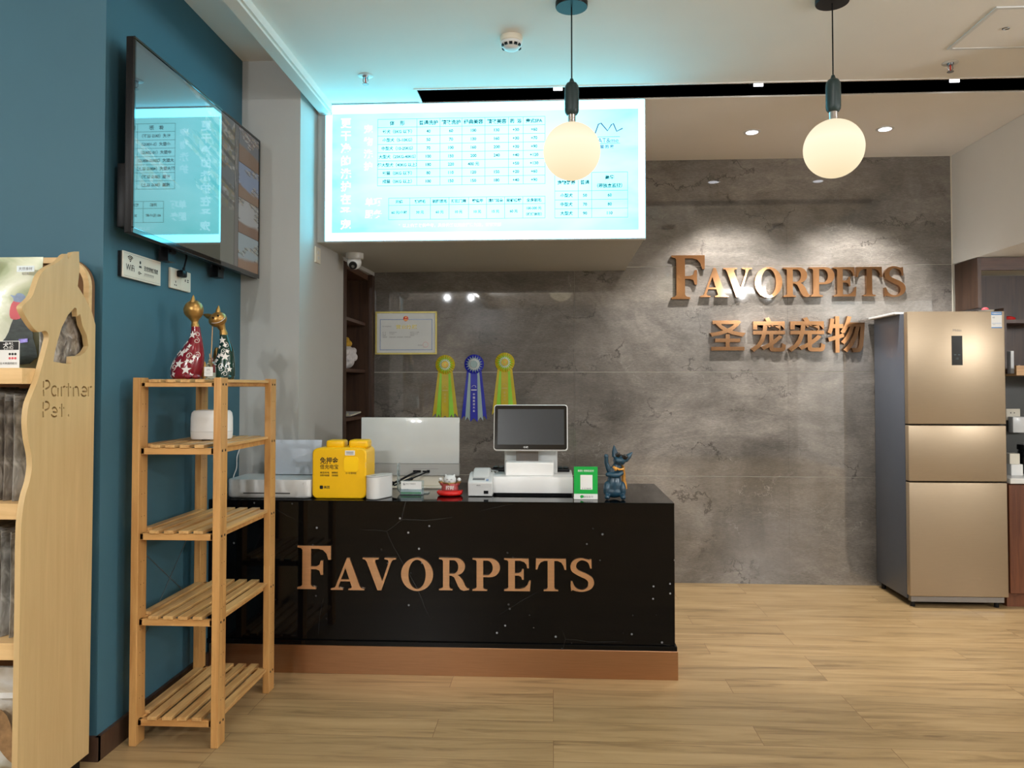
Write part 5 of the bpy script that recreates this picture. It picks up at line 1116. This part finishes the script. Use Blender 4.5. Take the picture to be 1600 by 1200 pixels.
q.tube([D(535, 530, .006), D(548, 640, .014), D(545, 760, .018), D(570, 860, .016), D(590, 935, .014)], .009, 10, True, [.006, .008, .010, .010, .006])
M['scarf'] = P('gold_orange_glaze', (198, 140, 62), 0.3, metal=0.3, var=0.2, vscale=40)
q.build('scarf', 'scarf', dg)

# ---------------------------------------------------------------- on the marble wall
li = thing('business_licence', 'framed business licence with gold border and red emblem on the marble wall', 'licence', (-1.003, YB, 1.529))
yw = YB
fr = MB()
for a in ((-1.216, -.790, 1.812, 1.824), (-1.216, -.790, 1.529, 1.541), (-1.216, -1.204, 1.541, 1.812), (-.802, -.790, 1.541, 1.812)): fr.box(a[0], a[1], yw-.014, yw-.0005, a[2], a[3], .0015, 1)
fr.build('frame', 'license_gold', li)
pp = MB().box(-1.204, -.802, yw-.009, yw-.0005, 1.541, 1.812).build('certificate', 'license_paper', li)
m = MB(); yq = yw-.0094
for a in ((-1.184, -.822, 1.766, 1.771), (-1.184, -.822, 1.558, 1.563), (-1.184, -1.179, 1.563, 1.766), (-.827, -.822, 1.563, 1.766)): m.box(a[0], a[1], yq-.0003, yq+.0004, a[2], a[3])
m.build('border', 'bird_blue', pp)
m = MB().ball((-1.005, yq, 1.775), (.018, .0015, .018), 24); em = m.build('emblem', 'red', li)
m = MB()
for x, z, r_ in ((-1.005, 1.783, .008), (-1.018, 1.776, .003), (-.992, 1.776, .003)):
    m.prism([(x+(r_ if k_ % 2 == 0 else r_*.4)*math.sin(math.pi*k_/5), z+(r_ if k_ % 2 == 0 else r_*.4)*math.cos(math.pi*k_/5)) for k_ in range(10)], 'xz', yq-.0022, yq-.0016)
m.box(-1.018, -.992, yq-.0022, yq-.0012, 1.762, 1.768); m.build('emblem_detail', 'gold', em)
m = MB().text('营业执照', .030, (-1.000, yq-.0004, 1.718), 'front', 'C', .02, width=.145); m.build('title', 'license_gold', pp)
m = MB()
for i in range(4):
    z = 1.681-.011*i
    m.text(('名    称', '类    型', '经营者', '经营范围')[i], .0075, (-1.165, yq-.0003, z), 'front', 'L'); m.text(('圣宠宠物用品店', '个体工商户', '', '宠物用品销售；宠物美容服务；宠物寄养服务')[i] or ' ', .0075, (-1.12, yq-.0003, z), 'front', 'L')
    if i < 3: m.text(('组成形式 个人经营', '注册日期 2019年', '经营场所')[i], .0075, (-.975, yq-.0003, z), 'front', 'L')
m.text('统一社会信用代码', .0075, (-1.165, yq-.0003, 1.722), 'front', 'L'); m.text('登记机关', .0085, (-.905, yq-.0003, 1.592), 'front'); m.text('2019 年', .007, (-.875, yq-.0003, 1.579), 'front')
m.build('lettering', 'ink_grey', pp)
MB().tube([(-.868+.018*math.cos(R(a)), yq, 1.596+.018*math.sin(R(a))) for a in range(0, 361, 15)], .0008, 5).build('seal', 'wattle', pp)

def rosette(cx, cz, main, sub, core, label, txt, long=0.0):
    t = thing('award_rosette', label, 'rosette', (cx, YB, cz), 'award rosettes on the marble wall')
    # pleated disc
    m = MB(); n = 48; rings = []
    for r_, d in ((.020, .014), (.040, .012), (.060, .008), (.0665, .006)):
        rings.append([m.bm.verts.new((cx+r_*math.cos(2*math.pi*k_/n), YB-d-(.0022 if k_ % 2 else 0)*(r_ > .03), cz+r_*math.sin(2*math.pi*k_/n))) for k_ in range(n)])
    bk_ = [m.bm.verts.new((cx+.064*math.cos(2*math.pi*k_/n), YB-.001, cz+.064*math.sin(2*math.pi*k_/n))) for k_ in range(n)]; rings.append(bk_)
    for q_, w in zip(rings, rings[1:]):
        for k_ in range(n): m.bm.faces.new((q_[k_], q_[(k_+1) % n], w[(k_+1) % n], w[k_]))
    m.bm.faces.new(rings[0]); m.bm.faces.new(bk_[::-1]); m.build('pleated_disc', main, t, sharp=10)
    m = MB(); m2 = MB()
    for k_ in range(18):
        a = 2*math.pi*k_/18; c_, s_ = math.cos(a), math.sin(a)
        for r0, r1, w, d in ((.026, .060, .0085, .0165), (.020, .043, .009, .019)):
            mm = m if r0 > .025 else m2; aa = a+(0.17 if r0 < .025 else 0); c2, s2 = math.cos(aa), math.sin(aa)
            base = Vector((cx+r0*c2, YB-d-.002, cz+r0*s2)); tip = Vector((cx+r1*c2, YB-d+.003, cz+r1*s2)); sd_ = Vector((-s2, 0, c2))*w/2; mid = (base+tip)/2+Vector((0, -.002, 0))
            p0, p1, p2, p3, p4 = [mm.bm.verts.new(p) for p in (base-sd_*.7, base+sd_*.7, (base+tip)/2+sd_, tip, (base+tip)/2-sd_)]; pm_ = mm.bm.verts.new(mid)
            for e_ in ((p0, p1), (p1, p2), (p2, p3), (p3, p4), (p4, p0)): mm.bm.faces.new((pm_, *e_))
    m.build('petals', sub, t, sharp=20); m2.build('inner_petals', 'license_paper', t, sharp=20)
    m = MB().tube([(cx, YB-.012, cz), (cx, YB-.0255, cz)], .025, 28); md_ = m.build('medallion', core, t)
    m = MB().tube([(cx+.0215*math.cos(R(a)), YB-.026, cz+.0215*math.sin(R(a))) for a in range(0, 361, 15)], .0018, 6).text('奖', .026, (cx, YB-.0262, cz), 'front', 'C', .0, .0008); m.build('medallion_relief', sub, md_)
    # tails: name, top x0,x1 ; bottom x0,x1 ; bottom z ; depth
    zt = cz-.045; zb = cz-.372-long
    for (a0, a1, b0, b1, dz, d, mt_) in ((-.050, -.018, -.088, -.050, .016, .003, main), (.018, .050, .048, .088, .016, .003, main), (-.036, -.022, -.062, -.030, .008, .005, sub), (.020, .034, .026, .062, .008, .005, sub), (-.024, .022, -.026, .024, 0.0, .007, main)):
        m = MB(); rows = []
        for k_ in range(13):
            v = k_/12; z = zt+(zb+dz-zt)*v; bow = .002*math.sin(v*7+a0*60)
            x0, x1 = cx+a0+(b0-a0)*v, cx+a1+(b1-a1)*v
            zz0, zm, zz1 = (z, z, z) if k_ < 12 else (z, z+.026, z-.002)
            rows.append([[m.bm.verts.new((x, YB-d-bow*.6-e_, zz)) for x, zz in ((x0, zz0), ((x0+x1)/2, zm), (x1, zz1))] for e_ in (0, .0012)])
        for q_, w in zip(rows, rows[1:]):
            for e_ in (0, 1):
                for i in (0, 1): m.bm.faces.new((q_[e_][i], q_[e_][i+1], w[e_][i+1], w[e_][i]))
            for i in (0, 2): m.bm.faces.new((q_[0][i], q_[1][i], w[1][i], w[0][i]))
        for i in (0, 1): m.bm.faces.new((rows[-1][0][i], rows[-1][0][i+1], rows[-1][1][i+1], rows[-1][1][i]))
        rb = m.build('ribbon_tail', mt_, t)
    m = MB()
    for k_, c_ in enumerate(txt): m.text(c_, .016, (cx-.001, YB-.0105, cz-.205-.0225*k_), 'front', 'C', .015)
    m.box(cx-.020, cx+.018, YB-.0105, YB-.0095, cz-.178, cz-.172); m.tube([(cx-.001+.013*math.cos(R(a)), YB-.0105, cz-.155+.011*math.sin(R(a))) for a in range(-20, 200, 20)], .0012, 5)
    m.build('lettering', 'star_white' if main == 'rib_blue' else 'license_gold', rb)
rosette(-.733, 1.459, 'rib_yellow', 'rib_lime', 'scarf', 'yellow and lime award rosette above the white monitor, left of the blue one', '优秀奖', 0)
rosette(-.535, 1.462, 'rib_blue', 'rib_silver', 'rib_silver', 'royal blue award rosette with silver petals, middle of the three', '中国美容大会', .02)
rosette(-.326, 1.474, 'rib_yellow', 'rib_lime', 'scarf', 'yellow and lime award rosette partly behind the till screen, right of the blue one', '最佳奖', 0)

# ---------------------------------------------------------------- dark bookcase built into the return wall
bo = thing('wall_bookcase', 'tall dark brown bookcase built into the pale return wall beside the marble', 'bookcase', (-1.42, 4.88, 0))
def xr(y): return -1.293+(y-3.852)*0.05007
for y0, y1 in ((4.552, 4.605), (5.150, 5.207)): MB().prism([(-1.60, y0), (xr(y0)+.002, y0), (xr(y1)+.002, y1), (-1.60, y1)], 'xy', 0.0, 2.068).build('upright', 'brown_wood', bo)
MB().box(-1.60, -1.585, 4.605, 5.150, 0, 2.068).build('back_panel', 'brown_wood', bo)
MB().box(-1.585, xr(4.6), 4.605, 5.150, 2.03, 2.068).build('top_rail', 'brown_wood_x', bo)
for z in (1.722, 1.402, 1.095, .79, .40): MB().box(-1.585, -1.272, 4.605, 5.150, z, z+.020).build('shelf', 'brown_wood_x', bo)
pb = thing('plush_toy', 'fluffy white plush toy with a yellow top on the dark bookcase shelf', 'plush toy', (-1.36, 4.93, 1.422))
M['plush'] = P('white_plush', (204, 200, 200), 0.95, var=0.12, vscale=60, bump=0.8); M['plush_yellow'] = P('yellow_plush', (190, 150, 50), 0.9, var=0.2, vscale=50, bump=0.6)
def plf(m):
    random.seed(3)
    m.ball((-1.35, 4.93, 1.475), (.060, .075, .050), 18); m.ball((-1.35, 4.94, 1.535), (.055, .07, .045), 18)
    for k_ in range(22): m.ball((-1.35+random.uniform(-.05, .05), 4.93+random.uniform(-.07, .07), 1.455+random.uniform(-.005, .10)), random.uniform(.018, .028), 10)
solid(plf, .006, 2).build('body', 'plush', pb)
MB().ball((-1.35, 4.94, 1.590), (.040, .055, .030), 16).ball((-1.33, 4.90, 1.612), (.016, .02, .018), 12).build('cap', 'plush_yellow', pb)
for k_, (y, rot, lab) in enumerate(((4.72, 6, 'white booklet with yellow edge on the bookcase shelf, the nearer one'), (4.98, -8, 'white booklet with yellow edge on the bookcase shelf, the farther one'))):
    t = thing('booklet', lab, 'booklet', (-1.40, y, 1.116), 'booklets in the dark bookcase')
    MB().box(-1.50, -1.285, y-.085, y+.085, 1.1155, 1.1195).box(-1.50, -1.285, y-.085, y+.085, 1.1215, 1.124).build('pages', 'paper', t)
    MB().box(-1.50, -1.283, y-.087, y+.087, 1.1195, 1.1215).build('cover', 'rib_yellow', t)
    t.rotation_euler = (R(6), 0, R(rot))
    t.location.z += .012

# ---------------------------------------------------------------- refrigerator
fg = thing('refrigerator', 'tall champagne gold three-door refrigerator with slate grey side', 'refrigerator', (2.113, 4.70, 0))
FX0, FX1, FY = 2.113, 2.678, 4.70
MB().box(FX0+.002, FX1-.002, FY+.055, FY+.480, .042, 1.750, .004, 2).build('cabinet', 'fridge_side', fg)
MB().box(FX0+.006, FX1-.006, FY+.045, FY+.055, .07, 1.745).build('door_gasket', 'black', fg)
for z0, z1, lab in ((1.087, 1.758, 'upper champagne door with black display'), (.748, 1.079, 'middle champagne freezer drawer'), (.068, .740, 'lower champagne door')):
    MB().box(FX0, FX1, FY, FY+.045, z0, z1, .004, 3).build('door', 'fridge_door', fg, label=lab)
dr = [c_ for c_ in fg.children if c_.name.startswith('door') and 'gasket' not in c_.name][0]
MB().box(2.370, 2.432, FY-.0012, FY+.001, 1.437, 1.612).build('display_panel', 'black_gloss', dr)
M['lit_icon'] = glow('faint_display_icons', (.10, .12, .12))
for x_ in (2.383, 2.406): MB().box(x_, x_+.013, FY-.0016, FY-.0011, 1.496, 1.502).build('display_icon', 'lit_icon', dr)
MB().text('18', .018, (2.401, FY-.0014, 1.477)).build('display_digits', 'lit_icon', dr)
MB().text('Midea', .022, (2.404, FY-.0005, 1.646), 'front', 'C', -.006, .0004).build('logo', 'ink_grey', dr)
lb2 = MB().box(2.601, 2.662, FY-.0008, FY+.0005, 1.657, 1.754).build('energy_label', 'paper', fg, label='white energy label with blue header')
M['label_blue'] = P('blue_label_ink', (56, 124, 186), 0.5)
MB().box(2.601, 2.662, FY-.0013, FY-.0008, 1.735, 1.754).build('label_header', 'label_blue', lb2)
MB().box(2.601, 2.662, FY-.0013, FY-.0008, 1.657, 1.663).build('label_footer', 'label_blue', lb2)
MB().box(2.605, 2.658, FY-.0013, FY-.0008, 1.685, 1.6865).build('label_rule', 'label_blue', lb2)
MB().text('中国能效标识', .009, (2.6315, FY-.0015, 1.7445), bold=.02).build('header_lettering', 'paper', lb2)
MB().text('1级', .011, (2.614, FY-.0011, 1.720)).build('grade_lettering', 'ink_grey', lb2)
MB().text('kW·h', .007, (2.617, FY-.0011, 1.678)).build('unit_lettering', 'ink_grey', lb2)
MB().box(FX0+.01, FX1-.02, FY+.012, FY+.05, .034, .064).build('kick_plate', 'steel', fg)
for x in (FX0+.03, FX1-.05):
    for y in (FY+.04, FY+.44): MB().cyl((x, y, 0.0005), .014, .042, 'z', 14).build('foot', 'black', fg)
wt = thing('white_board', 'thin white board lying on top of the refrigerator', 'board', (2.28, 5.0, 1.751))
MB().box(2.085, 2.46, 4.80, 5.19, 1.7508, 1.764, .002, 1).build('board', 'paper', wt)
bw = thing('small_dish', 'small pale dish at the front right corner of the refrigerator top', 'dish', (2.63, 4.80, 1.751))
MB().lathe([(.022, 1.7508), (.036, 1.765), (.044, 1.773), (.042, 1.773), (.034, 1.767), (.006, 1.760)], 2.628, 4.80, 24).build('dish', 'warm_white', bw)
MB().ball((2.622, 4.80, 1.777), (.020, .02, .014), 14).build('contents', 'wattle', bw)

# ---------------------------------------------------------------- kitchenette at the right edge
uc = thing('upper_cabinet', 'dark brown open wall cabinet above the refrigerator at right', 'cabinet', (3.1, 5.06, 1.38))
MB().box(2.645, 2.667, 4.92, 5.194, 1.80, 2.114).box(2.80, 2.815, 4.92, 5.194, 1.39, 1.80).build('side_panel', 'brown_wood', uc)
MB().box(2.667, 4.0, 4.92, 4.94, 2.035, 2.114).build('top_rail', 'brown_wood_x', uc)
MB().box(2.667, 4.0, 5.18, 5.194, 1.80, 2.035).box(2.815, 4.0, 5.18, 5.194, 1.39, 1.80).build('back_panel', 'brown_wood', uc)
MB().box(2.815, 4.0, 4.93, 5.18, 1.705, 1.727).build('shelf', 'brown_wood_x', uc)
MB().box(2.80, 4.0, 4.80, 5.194, 1.378, 1.389).box(2.80, 4.0, 4.80, 4.82, 1.389, 1.437).build('bottom_board', 'light_board', uc, label='pale wood bottom board with raised lip')
S('wall_right_back', MB().box(2.645, 4.6, 5.195, YB+.012, .75, 1.378), 'backsplash')
kw = MB().box(2.70, 4.3, 4.705, 5.194, .735, .766, .003, 1).build('worktop', 'worktop', None, 'white stone worktop right of the refrigerator', 'worktop')
bs_ = thing('base_cabinet', 'red-brown wooden base cabinet under white worktop at the right edge', 'cabinet', (3.3, 4.95, 0))
MB().box(2.70, 4.28, 4.745, 5.19, .07, .734).build('carcass', 'red_wood', bs_)
for x0, x1 in ((2.702, 3.20), (3.205, 3.70)): MB().box(x0, x1, 4.725, 4.744, .085, .728, .002, 1).build('door', 'red_wood', bs_)
MB().box(2.70, 4.28, 4.76, 5.18, 0.0005, .07).build('toe_kick', 'red_wood', bs_)
oc = thing('kitchen_socket', 'white socket plate on the charcoal backsplash beside the refrigerator', 'socket', (3.02, 5.19, 1.08))
MB().box(2.955, 3.045, 5.186, 5.1945, 1.09, 1.165, .002, 1).build('face_plate', 'warm_white', oc); MB().box(2.982, 2.988, 5.1852, 5.1865, 1.135, 1.142).box(3.004, 3.010, 5.1852, 5.1865, 1.135, 1.142).build('socket_holes', 'ink_black', oc)
ad = MB().box(2.965, 3.055, 5.13, 5.1855, 1.012, 1.115, .006, 2).build('plug_adapter', 'white_plastic', None, 'white plug-in adapter on the socket over the worktop', 'adapter')
jr = thing('storage_jar', 'dark glass storage jar with black lid on the white worktop', 'jar', (2.96, 4.98, .766))
MB().lathe([(.040, .767), (.046, .772), (.046, .905), (.040, .915)], 2.955, 4.98, 28).build('jar', 'black_gloss', jr); MB().lathe([(.046, .9155), (.049, .918), (.049, .945), (.046, .948)], 2.955, 4.98, 28).build('lid', 'black', jr)
bx1 = MB().box(2.795, 2.865, 4.86, 4.93, .7665, .835, .002, 1).build('small_box', 'paper', None, 'lower small white box on the worktop beside the dark jar', 'box', 'small white boxes on the worktop')
bx2 = MB().box(2.790, 2.850, 4.865, 4.925, .8355, .90, .002, 1).build('small_box', 'warm_white', None, 'upper small white box stacked on another beside the dark jar', 'box', 'small white boxes on the worktop')
rb_ = MB().loft(dense([(2.885, 5.03, 1.7275, .040, .03), (2.885, 5.03, 1.745, .045, .035), (2.885, 5.03, 1.755, .02, .02)], 3), 20).build('red_packet', 'red', None, 'crumpled red packet on the cabinet shelf behind the refrigerator', 'packet')
cl = MB().box(2.825, 2.845, 4.90, 5.05, 1.3895, 1.53, .002, 1).build('folder', 'grey_white', None, 'pale folder standing on the cabinet bottom board beside the refrigerator', 'folder')
hg = solid(lambda m: [m.ball((2.905+random.uniform(-.04, .04), 4.93+random.uniform(-.03, .03), 1.412+random.uniform(-.004, .018)), random.uniform(.012, .020), 8) for _ in range(14)], .005, 1)
hg.build('crumpled_bag', 'bag_grey', None, 'crumpled grey plastic bag on the pale bottom board of cabinet', 'bag')

# ---------------------------------------------------------------- loose cable on the teal wall
MB().tube(smooth_poly([(XL+.006, 3.83, 1.04), (XL+.006, 3.842, 1.0), (XL+.006, 3.81, .955), (XL+.006, 3.805, .90), (XL+.006, 3.77, .86), (XL+.010, 3.75, .80), (XL+.03, 3.70, CT+.004)], 4, False), .003, 8).build('wall_cable', 'white_plastic', None, 'thin white cable hanging down the teal wall behind the printer', 'cable')
